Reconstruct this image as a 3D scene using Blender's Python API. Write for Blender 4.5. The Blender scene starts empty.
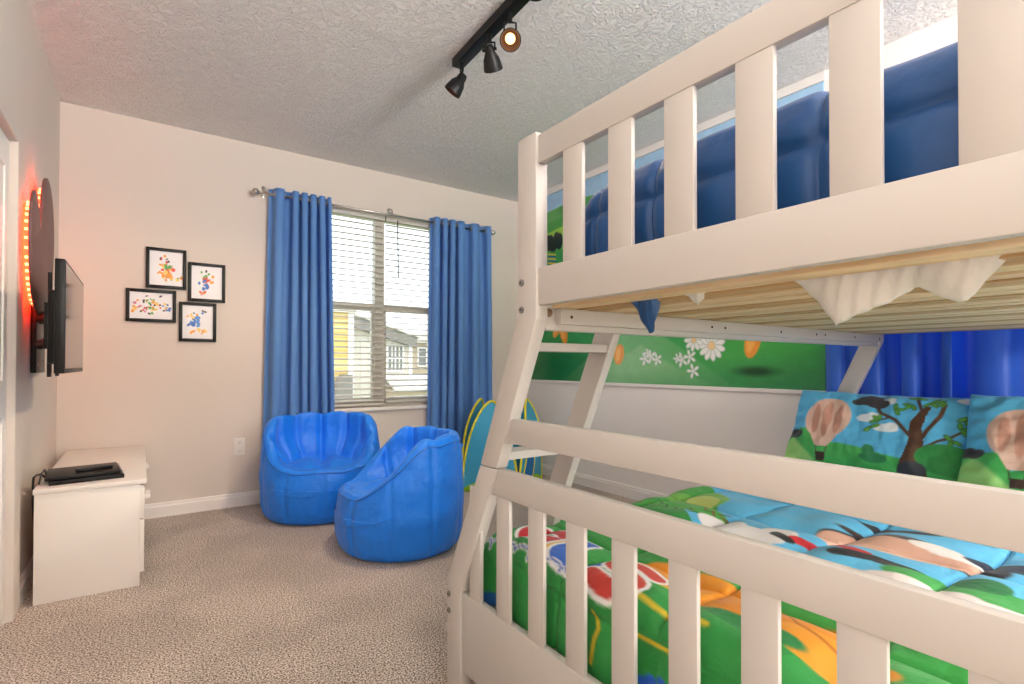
import bpy, bmesh, math, random
import numpy as np
from mathutils import Vector, Matrix, noise as mnoise
PI = math.pi
random.seed(7)
SC = bpy.context.scene
COL = SC.collection

# ------------------------------------------------------------------ camera, sky, sun, lights, exposure
F_PX, YAW, PITCH, ROLL, CY = 526.7, math.radians(35.12), math.radians(.662), math.radians(.069), 358.7
CAM = Vector((0, 0, 1.0))
_f = Vector((math.sin(YAW)*math.cos(PITCH), math.cos(YAW)*math.cos(PITCH), math.sin(PITCH)))
_r = Vector((math.cos(YAW), -math.sin(YAW), 0)); _u = _r.cross(_f)
_c, _s = math.cos(ROLL), math.sin(ROLL)
_r, _u = _c*_r + _s*_u, -_s*_r + _c*_u
cd = bpy.data.cameras.new('camera'); cam = bpy.data.objects.new('camera', cd); COL.objects.link(cam)
cd.sensor_width = 36; cd.lens = F_PX/1024*36; cd.shift_y = (CY-342)/1024; cd.clip_start = .02; cd.clip_end = 400
m3 = Matrix((_r, _u, -_f)).transposed(); cam.matrix_world = Matrix.Translation(CAM) @ m3.to_4x4()
SC.camera = cam

SC.view_settings.view_transform = 'Standard'; SC.view_settings.look = 'None'
SC.view_settings.gamma = 1; SC.view_settings.use_curve_mapping = False
SC.view_settings.exposure = 0.31; SC.cycles.diffuse_bounces = 8

w = bpy.data.worlds.new('sky'); SC.world = w; w.use_nodes = True
bg = w.node_tree.nodes['Background']; bg.inputs[0].default_value = (.90, .95, 1, 1); bg.inputs[1].default_value = 2.4

def light(name, kind, loc, energy, color=(1, 1, 1), size=.1, target=None, spot=None, blend=.5, sy=None):
    l = bpy.data.lights.new(name, kind); l.energy = energy; l.color = color
    if kind == 'AREA':
        l.size = size
        if sy: l.shape = 'RECTANGLE'; l.size_y = sy
    elif kind == 'SUN': l.angle = size
    else: l.shadow_soft_size = size
    if spot: l.spot_size = spot; l.spot_blend = blend
    o = bpy.data.objects.new(name, l); o.location = loc; COL.objects.link(o)
    if target is not None:
        o.rotation_euler = (Vector(target)-Vector(loc)).to_track_quat('-Z', 'Y').to_euler()
    return o
light('sun', 'SUN', (-20, -30, 40), 0.7, (1, .97, .9), math.radians(1), target=(0, 0, 0))
light('ceiling_fill_light', 'POINT', (.55, -.75, 2.30), 22, (1, .985, .95), .22)  # added fill light near the ceiling, behind the camera
light('low_fill_light', 'POINT', (1.80, -1.70, 1.22), 85, (1, .985, .955), .12)  # added low fill, brightens the lower bunk from its open side
light('uplight_fill', 'SPOT', (1.55, -2.05, 1.70), 420, (1, .985, .955), .34, target=(1.4, -1.6, 2.6), spot=math.radians(165), blend=.6)  # added uplight, bounces fill off the ceiling

# ------------------------------------------------------------------ colour + material helpers
def lin(c):
    return tuple(((v/255)/12.92 if v/255 <= .04045 else ((v/255+.055)/1.055)**2.4) for v in c)
def rgba(c): return lin(c)+(1,)
MATS = {}
def mat(name, col, rough=.5, metal=0, bump=None, var=None, sheen=0, emit=None, coat=0, attr=False, trans=0, spec=None):
    """bump=(scale, strength, detail, kind, distance); var=(scale, colour2, contrast, stretch)"""
    m = bpy.data.materials.new(name); m.use_nodes = True; nt = m.node_tree; N = nt.nodes; L = nt.links
    b = N['Principled BSDF']; b.inputs['Base Color'].default_value = rgba(col)
    b.inputs['Roughness'].default_value = rough; b.inputs['Metallic'].default_value = metal
    if sheen: b.inputs['Sheen Weight'].default_value = sheen
    if coat: b.inputs['Coat Weight'].default_value = coat
    if spec is not None: b.inputs['Specular IOR Level'].default_value = spec
    if emit: b.inputs['Emission Color'].default_value = rgba(emit[0]); b.inputs['Emission Strength'].default_value = emit[1]
    tc = N.new('ShaderNodeTexCoord')
    if attr:
        a = N.new('ShaderNodeVertexColor'); a.layer_name = 'pattern'; L.new(a.outputs[0], b.inputs['Base Color'])
    if var:
        sc, c2, con, st = var
        mp = N.new('ShaderNodeMapping'); mp.inputs['Scale'].default_value = st; L.new(tc.outputs['Object'], mp.inputs[0])
        n = N.new('ShaderNodeTexNoise'); n.inputs['Scale'].default_value = sc; n.inputs['Detail'].default_value = 4; L.new(mp.outputs[0], n.inputs[0])
        r = N.new('ShaderNodeValToRGB'); r.color_ramp.elements[0].position = .5-con; r.color_ramp.elements[1].position = .5+con
        r.color_ramp.elements[0].color = rgba(col); r.color_ramp.elements[1].color = rgba(c2)
        L.new(n.outputs[0], r.inputs[0]); L.new(r.outputs[0], b.inputs['Base Color'])
    if bump:
        sc, st, det, kind, dist = bump
        n = N.new('ShaderNodeTexNoise' if kind == 'noise' else 'ShaderNodeTexVoronoi'); n.inputs['Scale'].default_value = sc
        if kind == 'noise': n.inputs['Detail'].default_value = det
        L.new(tc.outputs['Object'], n.inputs[0])
        bp = N.new('ShaderNodeBump'); bp.inputs['Strength'].default_value = st; bp.inputs['Distance'].default_value = dist
        L.new(n.outputs[0], bp.inputs['Height']); L.new(bp.outputs[0], b.inputs['Normal'])
    if trans:
        t = N.new('ShaderNodeBsdfTranslucent'); t.inputs[0].default_value = rgba(col)
        mx = N.new('ShaderNodeMixShader'); mx.inputs[0].default_value = trans
        L.new(b.outputs[0], mx.inputs[1]); L.new(t.outputs[0], mx.inputs[2]); L.new(mx.outputs[0], N['Material Output'].inputs[0])
    MATS[name] = m; return m

M_wall = mat('wall_paint', (217, 207, 198), .85, bump=(90, .12, 3, 'noise', .003))
M_wallw = mat('mural_wall_paint', (238, 234, 230), .8, bump=(90, .12, 3, 'noise', .003))
M_trim = mat('trim_paint', (236, 232, 228), .4)
M_bed = mat('bed_paint', (190, 186, 182), .42, bump=(25, .03, 3, 'noise', .002))
M_wood = mat('pine_wood', (232, 212, 178), .6, var=(6, (206, 174, 130), .25, (8, .6, 8)))
M_steel = mat('bolt_steel', (150, 148, 146), .35, 1)
M_dark = mat('dark_hole', (40, 34, 30), .8)
M_black = mat('black_plastic', (13, 12, 12), .42, spec=.3)
M_blackm = mat('black_metal', (22, 22, 23), .45, .3)
M_screen = mat('tv_screen', (8, 8, 9), .09, spec=.7)
M_white = mat('white_laminate', (236, 230, 224), .35)
M_chrome = mat('brushed_nickel', (190, 186, 180), .28, 1)
M_curt = mat('blue_curtain', (108, 162, 226), .62, bump=(400, .08, 2, 'noise', .001), sheen=.2, trans=.36)
M_curt2 = mat('royal_curtain', (52, 116, 222), .45, sheen=.35, trans=.28, bump=(14, .10, 3, 'noise', .01))
M_bean = mat('blue_vinyl_cloth', (6, 124, 240), .5, bump=(15, .55, 4, 'noise', .02), sheen=.1)
M_pipe = mat('blue_piping', (30, 98, 196), .45)
M_quilt = mat('navy_quilt', (12, 74, 134), .45, bump=(11, .35, 4, 'noise', .02), sheen=.15)
M_sheet = mat('white_sheet', (238, 236, 234), .8, trans=.3, bump=(12, .3, 3, 'noise', .01))
M_matt = mat('mattress_ticking', (196, 194, 196), .85, var=(30, (235, 234, 236), .1, (1, 1, 1)))
M_print = mat('printed_cotton', (255, 255, 255), .62, attr=True, sheen=.1, bump=(22, .5, 4, 'noise', .014))
M_mural = mat('mural_print', (255, 255, 255), .26, attr=True, bump=(220, .06, 2, 'noise', .001))
M_paper = mat('art_print', (255, 255, 255), .5, attr=True)
M_tblue = mat('tent_blue', (78, 188, 226), .55, trans=.3, bump=(25, .2, 3, 'noise', .01))
M_tdark = mat('tent_opening_shade', (16, 116, 190), .55, trans=.15)
M_tgreen = mat('tent_green', (150, 205, 45), .55, trans=.2)
M_tyel = mat('tent_yellow', (226, 214, 40), .55)
M_red = mat('red_led', (255, 40, 20), .5, emit=((255, 34, 14), 15))
M_plum = mat('dark_panel', (112, 78, 76), .55)
M_sash = mat('vinyl_sash', (200, 195, 186), .5)
M_slat = mat('blind_slat', (200, 196, 188), .55)
M_ysid = mat('yellow_siding', (216, 188, 116), .8, bump=(3, .2, 2, 'noise', .02))
M_wsid = mat('cream_siding', (212, 204, 190), .8)
M_tsid = mat('tan_siding', (186, 168, 142), .8)
M_roofg = mat('grey_shingle', (132, 126, 118), .9, bump=(12, .3, 2, 'noise', .03))
M_roofw = mat('pale_shingle', (205, 198, 188), .9)
M_lawn = mat('lawn', (150, 160, 110), .95, var=(.8, (120, 134, 84), .2, (1, 1, 1)))
M_wpane = mat('window_pane_dark', (118, 118, 112), .1)
M_warm = mat('warm_bulb', (255, 190, 120), .4, emit=((255, 196, 130), 3))
M_copper = mat('copper_shade', (58, 32, 24), .5, .3)
M_frost = mat('frosted_glass', (250, 246, 238), .5, emit=((255, 244, 226), 2.0))

# carpet: speckled pile
def carpet():
    m = bpy.data.materials.new('carpet_pile'); m.use_nodes = True; N = m.node_tree.nodes; L = m.node_tree.links
    b = N['Principled BSDF']; b.inputs['Roughness'].default_value = .95; b.inputs['Sheen Weight'].default_value = .15
    tc = N.new('ShaderNodeTexCoord')
    n1 = N.new('ShaderNodeTexNoise'); n1.inputs['Scale'].default_value = 165; n1.inputs['Detail'].default_value = 2; n1.inputs['Roughness'].default_value = .7
    n2 = N.new('ShaderNodeTexNoise'); n2.inputs['Scale'].default_value = 2.3; n2.inputs['Detail'].default_value = 3
    for n in (n1, n2): L.new(tc.outputs['Object'], n.inputs[0])
    r = N.new('ShaderNodeValToRGB'); e = r.color_ramp.elements
    e[0].position = .41; e[0].color = rgba((74, 62, 54)); e[1].position = .59; e[1].color = rgba((232, 220, 209))
    x = r.color_ramp.elements.new(.49); x.color = rgba((170, 155, 143))
    L.new(n1.outputs[0], r.inputs[0])
    r2 = N.new('ShaderNodeValToRGB'); r2.color_ramp.elements[0].position = .42; r2.color_ramp.elements[0].color = (.88, .865, .855, 1)
    r2.color_ramp.elements[1].position = .60; r2.color_ramp.elements[1].color = (1.08, 1.07, 1.06, 1)
    L.new(n2.outputs[0], r2.inputs[0])
    mx = N.new('ShaderNodeMix'); mx.data_type = 'RGBA'; mx.blend_type = 'MULTIPLY'; mx.inputs[0].default_value = 1
    L.new(r.outputs[0], mx.inputs[6]); L.new(r2.outputs[0], mx.inputs[7]); L.new(mx.outputs[2], b.inputs['Base Color'])
    bp = N.new('ShaderNodeBump'); bp.inputs['Strength'].default_value = .35; bp.inputs['Distance'].default_value = .005
    L.new(n1.outputs[0], bp.inputs['Height']); L.new(bp.outputs[0], b.inputs['Normal']); return m
M_carpet = carpet()

def ceiling_mat():
    m = bpy.data.materials.new('textured_ceiling'); m.use_nodes = True; N = m.node_tree.nodes; L = m.node_tree.links
    b = N['Principled BSDF']; b.inputs['Roughness'].default_value = .9; b.inputs['Base Color'].default_value = rgba((240, 237, 234))
    tc = N.new('ShaderNodeTexCoord')
    mp = N.new('ShaderNodeMapping'); L.new(tc.outputs['Object'], mp.inputs[0])
    n0 = N.new('ShaderNodeTexNoise'); n0.inputs['Scale'].default_value = 30; n0.inputs['Detail'].default_value = 5; n0.inputs['Distortion'].default_value = 1.6
    L.new(mp.outputs[0], n0.inputs[0])
    r = N.new('ShaderNodeValToRGB'); r.color_ramp.elements[0].position = .46; r.color_ramp.elements[1].position = .58; L.new(n0.outputs[0], r.inputs[0])
    bp = N.new('ShaderNodeBump'); bp.inputs['Strength'].default_value = .9; bp.inputs['Distance'].default_value = .008
    L.new(r.outputs[0], bp.inputs['Height']); L.new(bp.outputs[0], b.inputs['Normal']); return m
M_ceil = ceiling_mat()

def glass():
    m = bpy.data.materials.new('window_glass'); m.use_nodes = True; N = m.node_tree.nodes; L = m.node_tree.links
    N.remove(N['Principled BSDF'])
    t = N.new('ShaderNodeBsdfTransparent'); t.inputs[0].default_value = (.95, .97, .97, 1)
    g = N.new('ShaderNodeBsdfGlossy'); g.inputs['Roughness'].default_value = .02
    mx = N.new('ShaderNodeMixShader'); mx.inputs[0].default_value = .05
    L.new(t.outputs[0], mx.inputs[1]); L.new(g.outputs[0], mx.inputs[2]); L.new(mx.outputs[0], N['Material Output'].inputs[0]); return m
M_glass = glass()

# ------------------------------------------------------------------ object helpers
def ploc(p):
    v = Vector((0, 0, 0))
    while p is not None: v += p.location; p = p.parent
    return v
def link(name, me, material, parent=None, smooth=False):
    o = bpy.data.objects.new(name, me); COL.objects.link(o)
    if material is not None: me.materials.append(material)
    if smooth:
        me.polygons.foreach_set('use_smooth', [True]*len(me.polygons))
    if parent is not None: o.parent = parent
    return o
def obj(name, bm, material, parent=None, smooth=False, auto=None):
    """bmesh in world coordinates -> one mesh object (offset into its parent's frame)"""
    off = ploc(parent)
    bmesh.ops.recalc_face_normals(bm, faces=bm.faces)
    if off.length: bmesh.ops.translate(bm, verts=bm.verts, vec=-off)
    me = bpy.data.meshes.new(name); bm.to_mesh(me); bm.free()
    o = link(name, me, material, parent, smooth or auto is not None)
    if auto is not None: me.set_sharp_from_angle(angle=auto)
    return o
def tag(o, label=None, cat=None, group=None, kind=None):
    if label: o['label'] = label
    if cat: o['category'] = cat
    if group: o['group'] = group
    if kind: o['kind'] = kind
    return o
def thing(name, loc, label, cat, group=None, rz=0):
    o = bpy.data.objects.new(name, None); o.location = loc; o.rotation_euler = (0, 0, rz); o.empty_display_size = .05
    COL.objects.link(o); return tag(o, label, cat, group)
def struct(name, bm, m, parent=None, **k):
    o = obj(name, bm, m, parent, **k)
    if parent is None: o['kind'] = 'structure'
    return o
def box(bm, lo, hi, bev=0, seg=2):
    lo, hi = Vector(lo), Vector(hi); c = (lo+hi)/2; d = hi-lo
    r = bmesh.ops.create_cube(bm, size=1, matrix=Matrix.Translation(c) @ Matrix.Diagonal((d.x, d.y, d.z, 1)))
    if bev:
        es = {e for v in r['verts'] for e in v.link_edges}
        bmesh.ops.bevel(bm, geom=list(es), offset=bev, segments=seg, profile=.5, affect='EDGES')
    return bm
def B(lo, hi, bev=0, seg=2): return box(bmesh.new(), lo, hi, bev, seg)
def prism(pts, axis, a, b, bev=0, bm=None):
    """polygon in the plane normal to axis (0=x: pts are (y,z); 1=y: (x,z); 2=z: (x,y)) extruded a..b"""
    bm = bm or bmesh.new()
    def P(p, t): return {0: (t, p[0], p[1]), 1: (p[0], t, p[1]), 2: (p[0], p[1], t)}[axis]
    va = [bm.verts.new(P(p, a)) for p in pts]; vb = [bm.verts.new(P(p, b)) for p in pts]; n = len(pts)
    fs = [bm.faces.new(va), bm.faces.new(vb[::-1])]
    for i in range(n): fs.append(bm.faces.new((va[i], vb[i], vb[(i+1) % n], va[(i+1) % n])))
    if bev:
        es = {e for f in fs for e in f.edges}
        bmesh.ops.recalc_face_normals(bm, faces=fs)
        bmesh.ops.bevel(bm, geom=list(es), offset=bev, segments=2, profile=.5, affect='EDGES')
    return bm
def tube(pts, r, n=8, bm=None, closed=False, cap=True):
    bm = bm or bmesh.new(); pts = [Vector(p) for p in pts]; N = len(pts); rings = []
    rs = r if isinstance(r, (list, tuple)) else [r]*N
    up = None
    for i, p in enumerate(pts):
        if closed: d = pts[(i+1) % N]-pts[i-1]
        else: d = pts[min(i+1, N-1)]-pts[max(i-1, 0)]
        d.normalize()
        if up is None: up = Vector((0, 0, 1)) if abs(d.z) < .9 else Vector((1, 0, 0))
        s = d.cross(up); s.normalize(); up2 = s.cross(d); up = up2
        rings.append([bm.verts.new(p+rs[i]*(math.cos(2*PI*k/n)*s+math.sin(2*PI*k/n)*up2)) for k in range(n)])
    for i in range(N if closed else N-1):
        a, b = rings[i], rings[(i+1) % N]
        for k in range(n): bm.faces.new((a[k], a[(k+1) % n], b[(k+1) % n], b[k]))
    if cap and not closed: bm.faces.new(rings[0][::-1]); bm.faces.new(rings[-1])
    return bm
def lathe(prof, origin, direction, n=24, bm=None):
    """prof = [(radius, along)] revolved round direction through origin"""
    bm = bm or bmesh.new(); d = Vector(direction).normalized(); o = Vector(origin)
    s = d.cross(Vector((0, 0, 1)) if abs(d.z) < .9 else Vector((1, 0, 0))).normalized(); t = s.cross(d); rings = []
    for r, a in prof:
        if r < 1e-6: rings.append([bm.verts.new(o+d*a)])
        else: rings.append([bm.verts.new(o+d*a+r*(math.cos(2*PI*k/n)*s+math.sin(2*PI*k/n)*t)) for k in range(n)])
    for A_, B_ in zip(rings, rings[1:]):
        for k in range(n):
            q = [A_[k % len(A_)], A_[(k+1) % len(A_)], B_[(k+1) % len(B_)], B_[k % len(B_)]]
            q2 = []
            for v in q:
                if v not in q2: q2.append(v)
            if len(q2) > 2: bm.faces.new(q2)
    return bm
def grid_mesh(name, P, material, parent=None, colors=None, closed_u=False, smooth=True):
    """P: array (nu,nv,3) in world coordinates"""
    P = np.asarray(P, float); nu, nv = P.shape[:2]; off = ploc(parent)
    V = (P-np.array(off)).reshape(-1, 3)
    idx = np.arange(nu*nv).reshape(nu, nv)
    I = idx if not closed_u else np.vstack([idx, idx[:1]])
    q = np.stack([I[:-1, :-1], I[1:, :-1], I[1:, 1:], I[:-1, 1:]], -1).reshape(-1, 4)
    me = bpy.data.meshes.new(name); me.vertices.add(len(V)); me.vertices.foreach_set('co', V.ravel())
    me.loops.add(q.size); me.loops.foreach_set('vertex_index', q.ravel())
    me.polygons.add(len(q)); me.polygons.foreach_set('loop_start', np.arange(0, q.size, 4)); me.polygons.foreach_set('loop_total', np.full(len(q), 4))
    me.update(calc_edges=True); me.validate()
    if colors is not None:
        ca = me.color_attributes.new('pattern', 'FLOAT_COLOR', 'POINT')
        c = np.concatenate([np.asarray(colors).reshape(-1, 3), np.ones((len(V), 1))], 1); ca.data.foreach_set('color', c.ravel())
    return link(name, me, material, parent, smooth)
def solid(o, t, offset=0):
    m = o.modifiers.new('thickness', 'SOLIDIFY'); m.thickness = t; m.offset = offset; return o

class Paint:
    """flat colours laid on a surface given by two coordinate arrays in metres"""
    def __init__(s, U, V, base, soft=.003):
        s.U, s.V, s.e = U, V, soft; s.C = np.empty(U.shape+(3,)); s.C[:] = lin(base)
    def _mix(s, m, col): s.C += (np.array(lin(col))-s.C)*np.clip(m, 0, 1)[..., None]
    def mask(s, m, col): s._mix(m, col)
    def ell(s, cx, cy, rx, ry, col, rot=0, soft=None):
        e = soft or s.e; x, y = s.U-cx, s.V-cy; c, n = math.cos(rot), math.sin(rot)
        d = np.hypot((x*c+y*n)/rx, (-x*n+y*c)/ry); s._mix((1-d)*min(rx, ry)/e+.5, col)
    def line(s, pts, wd, col):
        D = np.full(s.U.shape, 9.)
        for (x0, y0), (x1, y1) in zip(pts, pts[1:]):
            dx, dy = x1-x0, y1-y0; t = np.clip(((s.U-x0)*dx+(s.V-y0)*dy)/(dx*dx+dy*dy+1e-12), 0, 1)
            D = np.minimum(D, np.hypot(s.U-x0-t*dx, s.V-y0-t*dy))
        s._mix((wd/2-D)/s.e+.5, col)
    def poly(s, pts, col, outline=None, ow=.01):
        if outline: s.line(list(pts)+[pts[0]], ow*2, outline)
        ins = np.zeros(s.U.shape, bool); n = len(pts)
        for i in range(n):
            (x0, y0), (x1, y1) = pts[i], pts[(i+1) % n]
            if y0 == y1: continue
            c = ((y0 > s.V) != (y1 > s.V)) & (s.U < (x1-x0)*(s.V-y0)/(y1-y0)+x0); ins ^= c
        s._mix(ins.astype(float), col)
def fbm(U, V, sc, seed=0, oct=3):
    """cheap smooth noise from sums of rotated sines"""
    rs = np.random.RandomState(seed); o = np.zeros(U.shape); a = 1.
    for k in range(oct*4):
        th = rs.uniform(0, 2*PI); f = sc*(1.6**(k//4))*rs.uniform(.7, 1.3); a = .55**(k//4)
        o += a*np.sin(f*(U*np.cos(th)+V*np.sin(th))+rs.uniform(0, 6.28))
    return o/4.

# ------------------------------------------------------------------ the room
XL, XR, YB, YR, ZC = -.415, 3.01, 4.166, -2.5, 2.59
T = .12
WX0, WX1, WZ0, WZ1 = 1.10, 2.13, .655, 2.235        # window on the far wall
struct('floor', B((XL-T, YR-T, -.1), (XR+T, YB+T, 0)), M_carpet)
struct('ceiling', B((XL-T, YR-T, ZC), (XR+T, YB+T, ZC+.12)), M_ceil)
bm = bmesh.new()
box(bm, (XL-T, YB, 0), (WX0, YB+T, ZC)); box(bm, (WX1, YB, 0), (XR+T, YB+T, ZC))
box(bm, (WX0, YB, 0), (WX1, YB+T, WZ0)); box(bm, (WX0, YB, WZ1), (WX1, YB+T, ZC))
struct('wall_back', bm, M_wall)
DY0, DY1, DZ = 1.86, 2.80, 1.872                      # closet doorway in the left wall
bm = bmesh.new()
box(bm, (XL-T, YR, 0), (XL, DY0, ZC)); box(bm, (XL-T, DY1, 0), (XL, YB, ZC)); box(bm, (XL-T, DY0, DZ), (XL, DY1, ZC))
struct('wall_left', bm, M_wall)
RY0, RY1, RZ0, RZ1 = .30, 1.16, .80, 2.12            # curtained window in the mural wall
bm = bmesh.new()
box(bm, (XR, YR, 0), (XR+T, RY0, ZC)); box(bm, (XR, RY1, 0), (XR+T, YB, ZC))
box(bm, (XR, RY0, 0), (XR+T, RY1, RZ0)); box(bm, (XR, RY0, RZ1), (XR+T, RY1, ZC))
struct('wall_right', bm, M_wallw)
struct('wall_rear', B((XL, YR-T, 0), (XR, YR, ZC)), M_wall)

def board(pts2, axis, a, b):  # baseboard profile with a stepped top
    return prism(pts2, axis, a, b)
def bb(name, axis, at, sgn, a, b):
    p = [(at, 0), (at+sgn*.014, 0), (at+sgn*.014, .068), (at+sgn*.010, .076), (at+sgn*.009, .088), (at, .094)]
    bm = bmesh.new(); prism(p if axis == 1 else p, axis, a, b, bm=bm); return struct(name, bm, M_trim)
p_back = [(YB, 0), (YB-.014, 0), (YB-.014, .068), (YB-.010, .076), (YB-.009, .088), (YB, .094)]
struct('baseboard_back', prism(p_back, 0, XL, XR), M_trim)
p_l = [(XL, 0), (XL+.014, 0), (XL+.014, .068), (XL+.010, .076), (XL+.009, .088), (XL, .094)]
struct('baseboard_left', prism(p_l, 1, 2.932, YB-.016), M_trim)
p_r = [(XR, 0), (XR-.014, 0), (XR-.014, .068), (XR-.010, .076), (XR-.009, .088), (XR, .094)]
struct('baseboard_right', prism(p_r, 1, YR, YB-.016), M_trim)
# closet door and casing
bm = bmesh.new(); cw = .13
box(bm, (XL-.005, DY1, 0), (XL+.014, DY1+cw, DZ+cw), .004); box(bm, (XL-.005, DY0-cw, 0), (XL+.014, DY0, DZ+cw), .004)
box(bm, (XL-.005, DY0, DZ), (XL+.014, DY1, DZ+cw), .004)
struct('trim_1', bm, M_wall)
d = B((XL-.044, DY0+.004, .012), (XL-.012, DY1-.004, DZ-.006), .003)
door = struct('door_1', d, M_trim)
bm = bmesh.new()
for y0, y1 in ((DY0+.09, (DY0+DY1)/2-.05), ((DY0+DY1)/2+.05, DY1-.09)):
    for z0, z1 in ((.14, .80), (.92, 1.76)):
        r = .018
        box(bm, (XL-.016, y0, z0), (XL-.006, y0+r, z1), .003); box(bm, (XL-.016, y1-r, z0), (XL-.006, y1, z1), .003)
        box(bm, (XL-.016, y0+r, z0), (XL-.006, y1-r, z0+r), .003); box(bm, (XL-.016, y0+r, z1-r), (XL-.006, y1-r, z1), .003)
obj('panel_moulding', bm, M_trim, door)
obj('knob', lathe([(0, .045), (.016, .042), (.02, .03), (.012, .012), (.018, .004), (.018, 0)], (XL-.012, DY0+.06, .95), (1, 0, 0), 16), M_chrome, door, smooth=True)

# window on the far wall: frame, sashes, panes, sill
win = thing('window_1', ((WX0+WX1)/2, YB, WZ0), None, None); win['kind'] = 'structure'
bm = bmesh.new(); y0, y1 = YB+.045, YB+.115; MX0, MX1 = 1.575, 1.655
box(bm, (WX0, y0, WZ0), (WX0+.035, y1, WZ1)); box(bm, (WX1-.035, y0, WZ0), (WX1, y1, WZ1))
box(bm, (WX0+.035, y0, WZ0), (WX1-.035, y1, WZ0+.04)); box(bm, (WX0+.035, y0, WZ1-.035), (WX1-.035, y1, WZ1)); box(bm, (MX0, y0, WZ0+.04), (MX1, y1, WZ1-.035))
obj('frame', bm, M_sash, win)
ZM = 1.475
for a, b_ in ((WX0+.035, MX0), (MX1, WX1-.035)):
    bm = bmesh.new(); r = .022
    box(bm, (a, y0+.02, ZM-.03), (b_, y1-.005, ZM+.03))
    box(bm, (a, y0+.015, WZ0+.04), (a+r, y1-.02, ZM-.03)); box(bm, (b_-r, y0+.015, WZ0+.04), (b_, y1-.02, ZM-.03)); box(bm, (a+r, y0+.015, WZ0+.04), (b_-r, y1-.02, WZ0+.075))
    sh = obj('sash', bm, M_sash, win)
    obj('pane', B((a, y0+.042, WZ0+.06), (b_, y0+.046, WZ1-.03)), M_glass, sh)
obj('sill', B((WX0-.03, YB-.035, WZ0-.03), (WX1+.03, YB+.045, WZ0-.001), .006), M_trim, win)

w2 = thing('window_2', (XR, (RY0+RY1)/2, RZ0), None, None); w2['kind'] = 'structure'
bm = bmesh.new(); x0, x1 = XR+.05, XR+.115
box(bm, (x0, RY0, RZ0), (x1, RY0+.04, RZ1)); box(bm, (x0, RY1-.04, RZ0), (x1, RY1, RZ1))
box(bm, (x0, RY0+.04, RZ0), (x1, RY1-.04, RZ0+.04)); box(bm, (x0, RY0+.04, RZ1-.04), (x1, RY1-.04, RZ1)); box(bm, (x0, RY0+.04, 1.44), (x1, RY1-.04, 1.49))
obj('frame', bm, M_sash, w2); obj('pane', B((x0+.03, RY0+.03, RZ0+.03), (x0+.034, RY1-.03, RZ1-.03)), M_glass, w2)

# ------------------------------------------------------------------ bunk bed
X0 = .77
bed = thing('bunk_bed', (1.79, .70, 0), 'white painted wooden bunk bed, single over double, with slanted side posts and ladder', 'bunk bed')
TILT = .4455
def post_pair(xa, xb):
    # slanted side (left): upper post with a bend, lower post below a joint line
    wv = .074; ws = .081
    zt, zk, zj, zl = 1.562, 1.1175, .724, .346
    yk = 1.073; yj = yk+(zk-zj)*TILT; yl = 1.440
    up = [(1.071, zt), (yk, zk), (yj, zj), (yj-ws, zj), (yk-wv-.004, zk-.008), (1.071-wv, zt)]
    obj('upper_post', prism(up, 0, xa, xb, .004), M_bed, bed, auto=.6)
    g = .0018
    lo = [(yj+g*TILT, zj-g), (yl, zl), (yl, 0.0), (yl-.080, 0.0), (yl-.080, zl-.02), (yj-ws+g*TILT, zj-g)]
    obj('lower_post', prism(lo, 0, xa, xb, .004), M_bed, bed, auto=.6)
    obj('upper_post', B((xa, -.040, .724), (xb, .034, zt), .004), M_bed, bed, auto=.6)
    obj('lower_post', B((xa, -.040, 0), (xb, .034, .722), .004), M_bed, bed, auto=.6)
XF = 2.79
def end_frame(xa, xb, out):
    """out=-1: outer face towards -x"""
    post_pair(xa, xb)
    xm0, xm1 = xa+.008, xb-.006
    Yr, top = .034, 1.0
    R = lambda n, lo, hi, bv=.003: obj(n, B(lo, hi, bv), M_bed, bed, auto=.6)
    # upper guard: top rail, lower board, slats
    R('guard_top_rail', (xm0-.001, Yr, 1.4855), (xm1, .998, 1.5545))
    R('guard_board', (xm0-.001, Yr, 1.143), (xm1, 1.0, 1.2335))
    ys = [.4525+.1414*k for k in range(-2, 4)]
    for y in ys: R('guard_slat', (xm0+.001, y-.0318, 1.2325), (xm0+.012, y+.0318, 1.4865), .002)
    # rails between the slanted posts
    yl = lambda z: 1.073+(1.1175-z)*TILT-.080
    def rail(n, z0, z1):
        obj(n, prism([(Yr, z0), (yl(z0), z0), (yl(z1), z1), (Yr, z1)], 0, xm0-.001, xm1, .003), M_bed, bed, auto=.6)
    rail('cross_rail', .797, .861)
    rail('footboard_top_rail', .650, .723)
    for k in range(9):
        y = 1.290-.1404*k
        R('footboard_slat', (xm0+.001, y-.0302, .329), (xm0+.012, y+.0302, .651), .002)
    R('footboard_panel', (xm0, Yr, .10), (xm1, 1.362, .330))
end_frame(X0, X0+.037, -1)
end_frame(XF-.037, XF, 1)
# bolts on the near slanted post
for y, z in ((1.053, 1.203), (1.053, 1.136), (1.425, .305), (1.425, .255)):
    bt = obj('bolt', lathe([(0, .0035), (.006, .0035), (.009, .002), (.009, -.004)], (X0-.001, y, z), (-1, 0, 0), 16), M_steel, bed, auto=.6)
    obj('socket', lathe([(0, .0042), (.003, .0042), (.003, .002)], (X0-.001, y, z), (-1, 0, 0), 6), M_dark, bt)
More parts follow.
